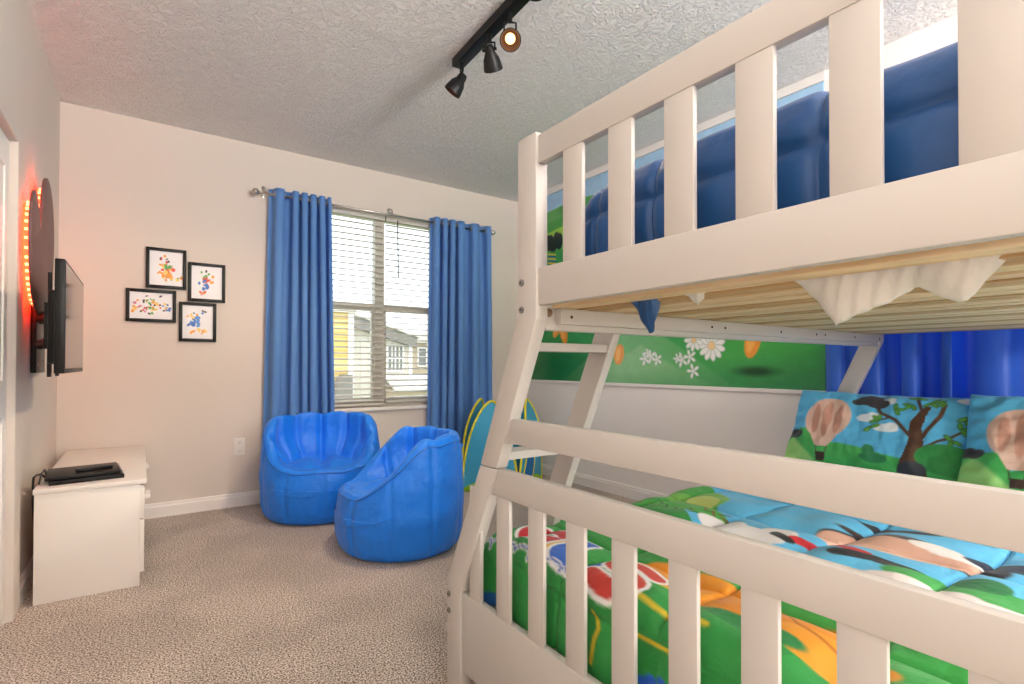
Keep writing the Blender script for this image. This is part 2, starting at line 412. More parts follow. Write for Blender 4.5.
# upper side rails with inner cleats
XA, XB = X0+.037, XF-.037
for ya, yb, s in ((1.005, 1.035, -1), (0.0, .030, 1)):
    obj('side_rail', B((XA, ya, 1.085), (XB, yb, 1.175), .003), M_bed, bed, auto=.6)
    c0, c1 = (ya-.024, ya-.0005) if s < 0 else (yb+.0005, yb+.024)
    obj('slat_cleat', B((XA+.03, c0, 1.100), (XB-.03, c1, 1.138), .002), M_bed, bed, auto=.6)
bmh = bmesh.new()
lathe([(0, .001), (.011, .001), (.011, -.003)], (XA+.010, 1.0045, 1.128), (0, -1, 0), 16, bmh)
obj('hole_plug', bmh, mat('plug_wood', (120, 98, 78), .7), bed)
bmh = bmesh.new()
bmh.free()
for x in (.87, 1.45, 1.52, 1.86, 2.12, 2.19, 2.45, 2.70): obj('screw_hole', lathe([(0, .001), (.004, .001), (.004, -.002)], (x, .9805, 1.118), (0, -1, 0), 8), M_dark, bed)
# bed slats carrying the upper mattress
M_wood_shade = mat('pine_shade_tone', (196, 162, 116), .65, var=(5, (172, 134, 88), .25, (8, .6, 8)))  # darker slat tone, stands in for the shaded sides between slats
for k in range(23):
    x = .825+k*.0835
    obj('bed_slat', B((x, .028, 1.1385), (x+.056, 1.003, 1.1605), .002), M_wood_shade if k % 3 == 1 else M_wood, bed)
for y in (.36, .70):
    pass
# lower side rails and slats
obj('lower_side_rail', B((XA, 1.385, .16), (XB, 1.412, .30), .003), M_bed, bed, auto=.6)
obj('lower_side_rail', B((XA, -.030, .16), (XB, -.003, .30), .003), M_bed, bed, auto=.6)
for k in range(12):
    x = .85+k*.165
    obj('lower_bed_slat', B((x, -.002, .205), (x+.08, 1.384, .222), .002), M_wood, bed)
# far-side upper guard rail between the end frames (open by the ladder)
for z0, z1 in ((1.478, 1.53),):
    obj('side_guard_rail', B((XA, -.005, z0), (XB, .020, z1), .003), M_bed, bed, auto=.6)
# ladder on the slanted side
def lad(xa, xb, y_in):
    a, b_ = 1.10, .02
    Y = lambda z: y_in(z)
    obj('ladder_rail', prism([(Y(a), a), (Y(a)+.078, a), (Y(b_)+.078, b_), (Y(b_), b_)], 0, xa, xb, .003), M_bed, bed, auto=.6)
yin = lambda z: 1.040+(1.08-z)*TILT
lad(1.075, 1.105, yin)
for z in (1.046, .748, .45, .155):
    y = yin(z)
    obj('rung', prism([(y+.004, z-.011), (y+.074, z-.011), (y+.074, z+.011), (y+.004, z+.011)], 0, XA, 1.0748, .002), M_bed, bed)

# ------------------------------------------------------------------ bedding
def quilt():
    n, mth = 170, 90
    ys = np.linspace(.045, .990, n)
    # cross-section from the near face up over the top to the far end
    prof = [(.845, 1.190), (.838, 1.24), (.834, 1.29), (.842, 1.338), (.846, 1.38), (.87, 1.420), (.92, 1.438), (1.05, 1.43), (1.3, 1.42), (1.7, 1.42), (2.1, 1.42), (2.55, 1.40), (2.69, 1.37), (2.72, 1.32), (2.722, 1.25)]
    px = np.array(prof); cum = np.r_[0, np.cumsum(np.hypot(*np.diff(px, axis=0).T))]
    d = np.concatenate([np.linspace(0, .40, 50), np.linspace(.42, cum[-1], mth-50)])
    X = np.interp(d, cum, px[:, 0]); Z = np.interp(d, cum, px[:, 1])
    k = np.ones(5)/5; X = np.r_[X[:2], np.convolve(X, k, 'valid'), X[-2:]]; Z = np.r_[Z[:2], np.convolve(Z, k, 'valid'), Z[-2:]]
    P = np.zeros((n, len(d), 3)); D, Yg = np.meshgrid(d, ys)
    P[..., 0] = X; P[..., 2] = Z; P[..., 1] = Yg
    seam_h = np.exp(-((D-.152)/.010)**2)+np.exp(-((D-.42)/.012)**2)+np.exp(-((D-.78)/.012)**2)+np.exp(-((D-1.2)/.012)**2)+np.exp(-((D-1.7)/.012)**2)
    sy = sum(np.exp(-((Yg-y)/.009)**2) for y in (.385, .70, .86))
    puff = fbm(D*1.3, Yg, 14, 3, 3)
    front = D < .36
    dep = .013*np.clip(seam_h+sy*.8, 0, 1)
    # left end tapers down
    endz = np.clip((Yg-.84)/.15, 0, 1)**2*.10
    P[..., 0] += np.where(front, dep*1.0 - .006*puff-.004, 0)
    P[..., 2] += np.where(D > .22, -dep*.8+.010*puff, 0) - endz*np.clip(D/.25, 0, 1)
    P[..., 0] += np.clip((Yg-.90)/.065, 0, 1)**2*.03
    P[..., 1] += np.where(Yg > .9, .01*puff, 0)
    # sides tucked down beside the mattress
    def tuck(row, s_):
        out = []
        for k in range(1, 13):
            f = k/12; r = row.copy(); zt = np.minimum(row[:, 2], 1.215+.01*np.sin(row[:, 0]*9)); r[:, 2] = row[:, 2]+(zt-row[:, 2])*f; r[:, 1] = row[:, 1]+s_*.010*math.sin(PI*f*.6); out.append(r)
        return np.array(out)
    P = np.concatenate([tuck(P[0], -1)[::-1], P, tuck(P[-1], 1)], 0)
    o = grid_mesh('comforter', P, M_quilt); solid(o, .008, 0)
    return o
tag(quilt(), 'navy blue quilted comforter on the upper bunk', 'comforter')
obj_um = obj('mattress', B((.862, .050, 1.162), (2.715, .955, 1.36), .03, 3), M_sheet, None, auto=.8)
tag(obj_um, 'white covered mattress under the navy comforter on the upper bunk', 'mattress')
# loose corner of navy comforter poking below the slats
def flap(name, pts, m, n=14, x=.9, amp=.004, label=None, cat=None, group=None):
    """pts: outline (y, z) top row -> bottom row pairs"""
    top, bot = pts; P = np.zeros((len(top), n, 3))
    for i, (t, b_) in enumerate(zip(top, bot)):
        for j in range(n):
            f = j/(n-1); P[i, j] = (x+.03*f*f+amp*1.6*math.sin(i*.35)+amp*math.sin(i*1.7+j*.5), t[0]+(b_[0]-t[0])*f, t[1]+(b_[1]-t[1])*f)
    o = grid_mesh(name, P, m); solid(o, .0016)
    return o
def resample(pts, n):
    pts = np.array(pts, float); c = np.r_[0, np.cumsum(np.hypot(*np.diff(pts, axis=0).T))]; d = np.linspace(0, c[-1], n)
    return np.c_[np.interp(d, c, pts[:, 0]), np.interp(d, c, pts[:, 1])]
tb = ([(.459, 1.153), (.187, 1.153)], [(.459, 1.146), (.42, 1.098), (.396, 1.064), (.36, 1.080), (.326, 1.094), (.295, 1.112), (.286, 1.115), (.26, 1.098), (.232, 1.084), (.212, 1.110), (.187, 1.147)])
ysh = np.linspace(.459, .187, 40); bz = np.interp(-ysh, -np.array([p[0] for p in tb[1]]), [p[1] for p in tb[1]])
o = flap('mattress_cover', ([(y, 1.150) for y in ysh], [(y, z) for y, z in zip(ysh, bz)]), M_sheet, x=.892)
tag(o, 'white fitted sheet corner hanging in points below the upper bunk slats', 'sheet')
o = flap('mattress_cover', ([(y, 1.150) for y in np.linspace(.70, .615, 16)], [(.66+(y-.6575)*.8, 1.150-.030*max(0, 1-abs(y-.65)/.04)) for y in np.linspace(.70, .615, 16)]), M_sheet, x=.891)
tag(o, 'small white sheet tip poking under the upper bunk slats beside the navy tip', 'sheet')
o = flap('comforter_corner', ([(y, 1.152) for y in np.linspace(.815, .745, 14)], [(y, 1.152-.082*max(.0, 1-(abs(y-.78)/.036)**2)) for y in np.linspace(.815, .745, 14)]), M_quilt, x=.892)
tag(o, 'navy cloth tip hanging below the upper bunk slats near the ladder', 'cloth')

# lower mattress
lm = obj('mattress', B((.845, .010, .223), (2.735, 1.352, .425), .035, 3), M_matt, None, auto=.8)
tag(lm, 'grey patterned mattress under the green printed comforter on the lower bunk', 'mattress')

def comforter():
    da = .0046
    a = np.arange(.66, 2.72, da); b = np.arange(-.10, 1.46, da)
    A_, B_ = np.meshgrid(a, b, indexing='ij')
    def fold(t, edge, R, sgn):
        """arc-length coordinate -> (position, drop); surface bends down past edge"""
        s = (t-edge)*sgn
        pos = np.where(s <= 0, t, 0.); drop = np.zeros(t.shape)
        ang = np.clip(s/R, 0, PI/2); bent = s > 0
        over = np.clip(s-R*PI/2, 0, None)
        pos = np.where(bent, edge+sgn*R*np.sin(ang), t); drop = np.where(bent, R*(1-np.cos(ang))+over, 0)
        return pos, drop
    X, dX = fold(A_, .878, .046, -1)
    Y, dY = fold(B_, 1.265, .085, 1)
    Y2, dY2 = fold(B_, .05, .05, -1); Y = np.where(B_ < .5, Y2, Y); dY = np.where(B_ < .5, dY2, dY)
    Zt = .503
    # quilting seams in a grid with puffs between
    sx = [.80, 1.06, 1.33, 1.62, 1.91, 2.2, 2.5]; syy = [.11, .40, .69, .98, 1.25]
    D1 = np.min(np.abs(A_[..., None]-(np.array(sx)+.0)+.012*np.sin(B_*9)[..., None]), -1); D2 = np.min(np.abs(B_[..., None]-np.array(syy)+.012*np.sin(A_*8)[..., None]), -1)
    puff = .020*(1-np.exp(-(D1/.045)**2))*(1-np.exp(-(D2/.045)**2))
    wr = .008*fbm(A_, B_, 24, 5, 3)+.010*fbm(A_, B_, 7, 9, 2)
    cre = -.013*(np.exp(-(D1/.008)**2)+np.exp(-(D2/.008)**2))
    h = puff+wr+cre-.008
    nz = np.clip(1-dX/.046, 0, 1)*np.clip(1-dY/.085, 0, 1)
    Z = Zt-np.clip(dX+dY, 0, .30)+h*nz
    X = X-(1-np.clip(1-dX/.046, 0, 1))*np.clip(h*.6+.002, -.004, .008)
    Y = Y+(1-np.clip(1-dY/.085, 0, 1))*np.clip(h*.8, -.01, .010)*np.where(B_ > .6, 1, -1)
    both = (dX > .03) & (dY > .03)
    Z = np.where(both, np.maximum(Z, .50-np.maximum(dX, dY)-.03), Z)
    P = np.stack([X, Y, Z], -1)
    pt = Paint(A_, B_, (92, 186, 232), .004)
    # print: meadow across the foot and down the drape, sky beyond, pale clouds
    G, GD, GL = (46, 150, 62), (24, 118, 58), (112, 194, 96)
    edge = 1.34+.05*np.sin(B_*5+.5)+np.where(B_ > .85, (B_-.85)*.55, 0)-np.where(B_ < .42, (.42-B_)*.1, 0)
    pt.mask((edge-A_)/.006+.5, G)
    pt.mask(((1.16+.03*np.sin(B_*7))-A_)/.01*((B_ > .3)), (54, 158, 72))
    pt.mask((.93+.03*np.sin(B_*6+1)-A_)/.006, (40, 146, 66))
    pt.mask((.70-A_)/.006*(B_ > 1.22), (28, 96, 170))
    # hills and bushes along the sky edge (far left)
    pt.ell(1.56, 1.26, .16, .20, (62, 160, 60)); pt.ell(1.68, 1.22, .09, .14, (120, 186, 82)); pt.ell(1.52, 1.12, .06, .14, (70, 170, 64)); pt.ell(1.78, 1.30, .10, .08, (70, 160, 66))
    pt.ell(1.66, 1.16, .05, .06, (190, 206, 110))
    for k in range(26):
        th = k*1.7; x, y = 1.47+.06*math.sin(th*1.3)+.002*k, 1.30-.012*k
        pt.line([(x, y), (x+.03*math.sin(th), y-.02)], .007, [(140, 66, 40), (24, 92, 48), (90, 60, 34)][k % 3])
    for cx, cy, rx, ry in ((2.02, .98, .055, .20), (2.10, .90, .05, .22), (1.43, .88, .07, .13), (1.48, .97, .05, .08), (1.50, .80, .04, .05), (2.3, .5, .08, .2)): pt.ell(cx, cy, rx, ry, (236, 234, 238))
    # peach hot-air balloon lying across the sky, with a dark crown, red band and basket (plain stand-in art)
    pt.ell(1.655, .55, .085, .215, (40, 36, 46)); pt.ell(1.64, .575, .085, .185, (222, 176, 156)); pt.ell(1.60, .60, .052, .145, (232, 192, 172))
    pt.ell(1.735, .62, .022, .13, (58, 40, 42)); pt.ell(1.72, .50, .03, .06, (238, 234, 232)); pt.ell(1.69, .435, .02, .07, (238, 234, 232))
    pt.line([(1.48, .74), (1.50, .66), (1.48, .58)], .045, (196, 24, 40)); pt.line([(1.44, .62), (1.47, .55), (1.455, .45)], .045, (34, 30, 36)); pt.line([(1.48, .80), (1.455, .75)], .03, (30, 28, 34))
    pt.line([(1.60, .68), (1.585, .60), (1.60, .53)], .014, (190, 60, 64))
    pt.ell(1.855, .63, .035, .11, (36, 34, 46))
    # dark cloud-shaped patch, leaf sprig and pale pebbles further right
    pt.ell(1.72, .26, .05, .18, (26, 34, 66)); pt.line([(1.56, .34), (1.585, .26)], .012, (40, 140, 60)); pt.ell(1.575, .30, .012, .02, (66, 176, 70))
    pt.ell(1.43, .36, .055, .16, (58, 160, 74)); pt.ell(1.49, .35, .04, .05, (24, 112, 62)); pt.ell(1.385, .43, .03, .11, (236, 226, 226)); pt.ell(1.37, .30, .025, .08, (236, 226, 226))
    # big orange oval with its green shadow leaf
    pt.ell(1.02, .70, .085, .22, (232, 150, 32)); pt.ell(1.03, .53, .10, .16, (222, 138, 28)); pt.ell(.955, .43, .05, .11, (228, 152, 36))
    pt.line([(1.10, .60), (1.0, .50), (.97, .40)], .006, (170, 92, 20)); pt.ell(1.105, .52, .03, .10, (60, 160, 70))
    pt.ell(.93, .55, .028, .10, (34, 130, 66))
    # yellow stitched strokes and blue flecks on the drape
    for pts in ([(.80, .86), (.77, .84), (.74, .85), (.69, .86)], [(.865, .82), (.862, .72), (.868, .60)], [(.80, .77), (.80, .66), (.785, .60)], [(.79, .52), (.75, .44), (.72, .40)], [(.93, .86), (.94, .72)], [(.83, .36), (.79, .28), (.77, .22)]):
        pt.line(pts, .010, (214, 186, 40))
    for x, y in ((.725, .70), (.733, .67), (.715, .72), (.722, .60), (.724, .56), (.73, .52)): pt.ell(x, y, .010, .014, (36, 96, 214))
    # block letters C L U B with white outlines and a script line along the near edge; text runs towards -y, letters stand towards +x
    W = (240, 240, 242)
    def tx(pts, ox, oy, sx_, sy_): return [(ox+v*sx_, oy-u*sy_) for u, v in pts]
    def arc(cx, cy, rx, ry, a0, a1, n=16): return [(cx+rx*math.cos(math.radians(a0+(a1-a0)*i/n)), cy+ry*math.sin(math.radians(a0+(a1-a0)*i/n))) for i in range(n+1)]
    def letter(strokes, ox, oy, s, col, wd=.042, sy=None):
        for st in strokes: pt.line(tx(st, ox, oy, s, sy or s), wd+.020, W)
        for st in strokes: pt.line(tx(st, ox, oy, s, sy or s), wd, col)
    letter([arc(.48, .5, .42, .42, 40, 320, 20)], .905, 1.270, .110, (196, 30, 46), .058, .175)
    letter([[(.2, .95), (.2, .1), (.8, .1)]], .890, 1.110, .085, (232, 178, 44), .030, .075)
    letter([[(.1, .98), (.1, .35)]+arc(.5, .35, .4, .32, 180, 360, 10)+[(.9, .98)]], .870, 1.085, .145, (38, 104, 208), .052, .175)
    letter([[(.85, .85)]+arc(.45, .74, .36, .22, 60, 270, 10)+arc(.5, .26, .36, .24, 90, -120, 10)+[(.05, .12)]], .848, .915, .125, (206, 62, 54), .038, .150)
    pts = []
    for k in range(160):
        u = k/159; ph = u*38; hgt = .62+.38*math.sin(u*9+1)*math.sin(u*5)
        pts.append((.838+.016*u+.020*hgt*math.cos(ph), 1.325-u*.36-.012*math.sin(ph)))
    pt.line(pts, .012, W); pt.line(pts, .0050, (52, 104, 190))
    o = grid_mesh('comforter', P, M_print, colors=pt.C); solid(o, .006, 1)
    return tag(o, 'printed comforter with green meadow, lettering and blue sky on the lower bunk', 'comforter')
comforter()

def pillow(name, y0, y1, xb, zb, xt, zt, seed, label, kindp):
    """cushion leaning: bottom edge at (xb, zb), top edge at (xt, zt)"""
    nu, nv = 190, 120
    u = np.linspace(-1, 1, nu); v = np.linspace(-1, 1, nv); U, V = np.meshgrid(u, v, indexing='ij')
    ax = np.array([0, -1, 0]); up = np.array([xt-xb, 0, zt-zb]); H = np.linalg.norm(up); up = up/H; nrm = np.cross(ax, up); nrm = nrm/np.linalg.norm(nrm)
    if nrm[0] > 0: nrm = -nrm
    Wd = (y1-y0); c = np.array([(xb+xt)/2, (y0+y1)/2, (zb+zt)/2])
    fl = .06
    e = np.clip((1-np.abs(U)**3.2), 0, 1)*np.clip((1-np.abs(V)**2.6), 0, 1)
    th = .085*e**.55
    wr = .007*fbm(U*Wd, V*H, 30, seed, 3)*(e > .02)+.006*np.exp(-((np.abs(U)-.9)/.08)**2)*np.sin(V*22+seed)
    sag = .02*fbm(U, V*0, 3, seed+2, 1)
    pinch = 1-.035*(1-np.abs(U)**2)*(np.abs(V)) 
    SS = []
    for sgn in (1, -1):
        p = c+(U*Wd/2*(1-.03*(1-np.abs(V))**2*np.abs(U)))[..., None]*ax+(V*H/2*pinch+sag*(V > 0)*V)[..., None]*up+((sgn*th+wr*(1 if sgn > 0 else .6)))[..., None]*nrm
        SS.append(p)
    P = np.concatenate([SS[0], SS[1][:, ::-1]], 1)
    P = np.concatenate([P, P[:, :1]], 1)
    pu, pv = (U*Wd/2), (V*H/2)         # metres on the face; +u is towards the photo's right
    PU = np.concatenate([pu, pu[:, ::-1], pu[:, :1]], 1); PV = np.concatenate([pv, pv[:, ::-1], pv[:, :1]], 1)
    pt = Paint(PU, PV, (86, 184, 232), .0035)
    hill = -.10+.02*np.sin(PU*9+seed)
    pt.mask((hill+np.where(PU < -.22, .07, 0)-PV)/.006, (64, 172, 84)); pt.mask((-.05-np.abs(PU+.33)*.9-PV)/.02*(PU < -.2), (150, 208, 120))
    for cx, cy in ((-.02, .04), (.05, .0), (.02, .13), (.30, .16)):
        pt.ell(cx, cy, .045, .018, (226, 236, 244)); pt.ell(cx+.02, cy+.012, .022, .016, (226, 236, 244))
    if kindp == 'tree':
        # tree with leafy twigs, bush and pebbles
        br = (84, 52, 34)
        pt.poly([(.10, -.17), (.135, -.06), (.13, .04), (.165, .12), (.185, .12), (.172, .02), (.185, -.05), (.20, -.17)], br)
        for pts, wd in (([(.135, -.02), (.08, .04), (.02, .07), (.0, .10)], .014), ([(.16, .0), (.16, .09), (.13, .16)], .012), ([(.18, -.02), (.22, .07), (.225, .13)], .016), ([(.19, -.06), (.26, -.01), (.33, .05)], .010), ([(.17, -.09), (.24, -.05), (.30, -.07)], .010), ([(.06, .05), (.01, .03)], .008)):
            pt.line(pts, wd, br)
        rs = random.Random(seed)
        for cx, cy in ((.02, .03), (.0, .0), (.07, .09), (.13, .16), (.12, .12), (.18, .14), (.22, .15), (.30, .08), (.29, .03), (.33, .07), (.27, -.02), (.28, -.07)):
            for k in range(3):
                a = rs.uniform(0, 6.28); pt.ell(cx+.016*math.cos(a), cy+.014*math.sin(a), .018, .009, (44, 92, 40), a); pt.ell(cx+.016*math.cos(a), cy+.014*math.sin(a), .014, .006, (92, 168, 62), a)
        pt.ell(.26, -.10, .10, .06, (40, 140, 66)); pt.ell(.15, -.155, .05, .028, (56, 56, 66), .2); pt.ell(.02, -.13, .05, .02, (36, 128, 78)); pt.ell(.0, -.10, .022, .022, (42, 132, 80))
        cx = -.185
    else: cx = -.20
    # plain art: a peach striped hot-air balloon with ropes and basket, dark storm clouds drifting away from it
    pt.ell(cx, .03, .100, .100, (226, 190, 172)); pt.poly([(cx-.088, .0), (cx+.088, .0), (cx+.026, -.105), (cx-.026, -.105)], (226, 190, 172))
    for q, rx in ((-.055, .018), (0, .020), (.055, .018)): pt.ell(cx+q*.9, .025, rx, .088-abs(q)*.35, (206, 152, 132))
    pt.line([(cx-.024, -.105), (cx-.018, -.135)], .004, (66, 44, 36)); pt.line([(cx+.024, -.105), (cx+.018, -.135)], .004, (66, 44, 36))
    pt.poly([(cx-.022, -.132), (cx+.022, -.132), (cx+.017, -.165), (cx-.017, -.165)], (66, 44, 36))
    for dx, dy, rx, ry in ((-.150, -.045, .030, .022), (-.125, -.05, .03, .02), (.145, .130, .045, .028), (.185, .118, .045, .026), (.165, .145, .035, .022), (.115, .120, .03, .02)):
        pt.ell(cx+dx, dy, rx, ry, (58, 54, 62))
    o = grid_mesh(name, P, M_print, colors=pt.C)
    return tag(o, label, 'pillow', 'printed pillows on the lower bunk')
pillow('pillow', .575, 1.300, 2.475, .535, 2.66, .868, 3, 'printed pillow with a brown leafy tree leaning beside the slanted far post', 'tree')
pillow('pillow', -.10, .640, 2.40, .525, 2.60, .888, 8, 'printed pillow without a tree, overlapping the tree pillow on the lower bunk', 'plain')

# ------------------------------------------------------------------ mural, curtains
def mural():
    y0, y1, z0, z1 = 1.345, YB-.022, .862, 2.535
    ny, nz = 470, 330
    y = np.linspace(y0, y1, ny); z = np.linspace(z0, z1, nz); Y, Z = np.meshgrid(y, z, indexing='ij')
    pt = Paint(Y, Z, (166, 204, 236), .006)
    h1 = 2.36+.05*np.sin(Y*2.1+1)-(Y < 3.3)*(3.3-Y)*.10
    pt.mask((h1-Z)/.01, (88, 166, 88)); pt.mask((h1-.10-Z)/.02, (70, 160, 70)); pt.mask((2.20+.02*np.sin(Y*6)-Z)/.01, (150, 206, 70)); pt.mask((2.16-Z)/.03, (96, 176, 80))
    for k in range(14):
        yy = 3.55+.04*k; pt.ell(yy, 2.09+.02*math.sin(k*2.2), .045, .075, (22, 44, 34))
    pt.mask((2.02+.0*Y-Z)/.02, (64, 158, 78))
    # near meadow: pale reflection painted in as a lighter hill shape, brighter and deeper greens of the print
    pt.mask((1.75-Z)/.3, (60, 158, 84))
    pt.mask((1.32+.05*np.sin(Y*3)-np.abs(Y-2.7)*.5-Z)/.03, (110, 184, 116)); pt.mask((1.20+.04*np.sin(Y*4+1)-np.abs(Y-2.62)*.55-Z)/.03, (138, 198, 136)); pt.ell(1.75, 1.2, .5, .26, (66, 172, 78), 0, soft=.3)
    pt.mask((1.00+.1*np.sin(Y*1.3)-Z)/.25, (52, 142, 84)); pt.ell(3.7, .95, .5, .22, (22, 116, 60), 0, soft=.3)
    tex = fbm(Y, Z, 60, 2, 3); pt.C *= (1+.05*tex)[..., None]
    # striped ball
    for k in range(7): pt.line([(3.60+.0*k, 1.86+.02*k), (3.70, 1.88+.02*k)], .010, [(236, 200, 50), (40, 70, 170)][k % 2])
    def daisy(cy, cz, r, n, pc=(240, 244, 240), cc=(236, 206, 150)):
        for k in range(n):
            a = 2*PI*k/n; pt.ell(cy+r*.62*math.cos(a), cz+r*.62*math.sin(a), r*.40, r*.22, (150, 176, 170), a); pt.ell(cy+r*.62*math.cos(a), cz+r*.62*math.sin(a), r*.36, r*.18, pc, a)
        pt.ell(cy, cz, r*.26, r*.26, cc)
    daisy(2.037, 1.125, .10, 11); daisy(2.17, 1.165, .075, 9)
    for cy, cz, r in ((2.53, 1.06, .052), (2.585, 1.045, .05), (2.475, 1.04, .045), (2.56, 1.085, .035), (2.265, 1.035, .052), (2.30, 1.045, .035), (2.20, 1.055, .05), (2.175, .96, .05)):
        daisy(cy, cz, r, 5, cc=(230, 236, 228))
    # plain orange petals drifting over the grass, with one printed blot below
    for cy, cz, rx, rz, a in ((1.755, 1.15, .05, .11, .25), (1.69, 1.185, .05, .045, 0), (3.50, 1.30, .05, .12, -.3), (3.57, 1.34, .045, .11, .5), (3.02, 1.27, .06, .14, -.35), (2.84, 1.08, .05, .08, .2)):
        pt.ell(cy, cz, rx, rz, (240, 158, 60), a); pt.ell(cy+.01, cz, rx*.5, rz*.7, (250, 186, 90), a)
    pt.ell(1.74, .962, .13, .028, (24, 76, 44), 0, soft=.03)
    P = np.stack([np.full(Y.shape, XR-.004), Y, Z], -1)
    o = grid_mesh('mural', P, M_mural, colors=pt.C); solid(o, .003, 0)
    tag(o, 'printed meadow mural with white daisies on the wall behind the bunk bed', 'mural')
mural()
bm = bmesh.new(); x0, x1 = XR-.016, XR
box(bm, (x0, 1.335, .838), (x1, YB, .862), .003); box(bm, (x0, 1.335, 2.537), (x1, YB, ZC-.001), .003); box(bm, (x0-.004, YB-.030, .862), (x1, YB-.0005, 2.537), .003)
struct('trim_2', bm, M_trim)

def curtain(name, p0, p1, zt, zb, n, amp, m, label, seed=0, flare=.03, warp=None, group=None, rings=True, rodr=.009):
    """hanging panel between p0 and p1 (x, y) weaving round a rod"""
    nu, nv = 260, 60
    s = np.linspace(0, 1, nu); t = np.linspace(0, 1, nv); S, Tt = np.meshgrid(s, t, indexing='ij')
    p0, p1 = np.array(p0), np.array(p1); d = p1-p0; Ln = np.hypot(*d); d = d/Ln; nn = np.array([-d[1], d[0]])
    ph = 2*PI*n*(S if warp is None else np.interp(S, warp[0], warp[1]))
    A_ = amp*(1-.12*Tt+.25*Tt*np.sin(S*7+seed)); off = A_*np.cos(ph+.25*Tt*np.sin(S*5+seed))
    sh = np.clip(.5*amp*np.sin(2*ph), -1, 1)*.5
    along = (S-.5)*(Ln+2*flare*Tt)+Ln/2+sh+.010*Tt*np.sin(ph*.5+seed)
    z = zt+(zb-zt)*Tt+.004*np.cos(ph)*(Tt < .02)
    off = off+.012*Tt*np.sin(S*9+seed)
    XY = p0+along[..., None]*d+off[..., None]*nn
    P = np.concatenate([XY, z[..., None]], -1)
    base = thing(name, (float((p0+p1)[0]/2), float((p0+p1)[1]/2), zb), label, 'curtain', group)
    o = grid_mesh('panel', P, m, base); solid(o, .0025, 0)
    if rings:
        zr = zt-.045
        offc = off[:, 1]
        for i in range(nu-1):
            if offc[i]*offc[i+1] < 0:
                c = P[i, 1]; tang = P[i+1, 1]-P[i, 1]; tang[2] = 0; tang = Vector(tang).normalized()
                nrm = Vector((0, 0, 1)).cross(tang); c = Vector((float(c[0]), float(c[1]), zr))
                R = .022; pts = [c+R*(math.cos(2*PI*k/20)*tang+math.sin(2*PI*k/20)*Vector((0, 0, 1))) for k in range(20)]
                obj('grommet', tube(pts, .0045, 8, closed=True), M_chrome, base, smooth=True)
    return base
YROD, ZROD = YB-.09, 2.222
curtain('curtain', (.745, YROD), (1.165, YROD), 2.268, .012, 5.5, .046, M_curt, 'blue grommet curtain beside the far window, on the side towards the framed pictures', 1, .045, ([0, .36, 1], [0, .22, 1]))
curtain('curtain', (2.03, YROD), (2.60, YROD), 2.268, .012, 5.5, .046, M_curt, 'blue grommet curtain beside the far window, on the side towards the play tent', 4, .03, ([0, .45, 1], [0, .62, 1]))
rod = thing('curtain_rod', (1.65, YROD, ZROD), 'brushed nickel curtain rod with ball ends above the far window', 'curtain rod')
obj('rod', tube([(.69, YROD, ZROD), (2.61, YROD, ZROD)], .009, 12), M_chrome, rod, smooth=True)
for x, s in ((.69, -1), (2.61, 1)):
    obj('finial', lathe([(.009, -.004), (.013, 0), (.013, .008), (.008, .012), (.016, .020), (.024, .034), (.024, .044), (.016, .058), (0, .064)], (x, YROD, ZROD), (s, 0, 0), 20), M_chrome, rod, smooth=True)
for x in (.715, 1.668, 2.585):
    bm = tube([(x, YB-.001, ZROD+.03), (x, YROD+.02, ZROD+.03), (x, YROD-.004, ZROD+.012)], .0045, 8)
    box(bm, (x-.010, YB-.006, ZROD-.01), (x+.010, YB-.0005, ZROD+.075), .002)
    obj('bracket', bm, M_chrome, rod, auto=.6)
obj('lamp_hook', tube([(1.668, YB-.02, ZROD+.07), (1.68, YB-.045, ZROD+.06), (1.69, YB-.05, ZROD+.035), (1.68, YB-.045, ZROD+.02)], .003, 6), M_blackm, rod)

XC = XR-.085
curtain('curtain', (XC, 1.335), (XC, .775), 2.22, .015, 3.5, .042, M_curt2, 'royal blue curtain panel beside the mural, behind the tree pillow', 2, .0)
curtain('curtain', (XC+.006, .79), (XC+.006, -.02), 2.22, .015, 3.0, .042, M_curt2, 'royal blue curtain panel further from the mural, behind the bunk bed', 5, .0)
rod2 = thing('curtain_rod', (XC, .65, 2.175), 'metal curtain rod above the bunk bed holding royal blue curtains', 'curtain rod')
obj('rod', tube([(XC, 1.36, 2.175), (XC, -.06, 2.175)], .009, 12), M_chrome, rod2, smooth=True)
for y, s in ((1.36, 1), (-.06, -1)):
    obj('finial', lathe([(.009, -.004), (.013, 0), (.016, .020), (.024, .036), (.016, .056), (0, .062)], (XC, y, 2.175), (0, s, 0), 20), M_chrome, rod2, smooth=True)
for y in (1.352, -.045):
    bm = tube([(XR-.001, y, 2.175), (XC, y, 2.175)], .006, 8); box(bm, (XR-.006, y-.012, 2.14), (XR-.0005, y+.012, 2.21), .002); obj('bracket', bm, M_chrome, rod2, auto=.6)

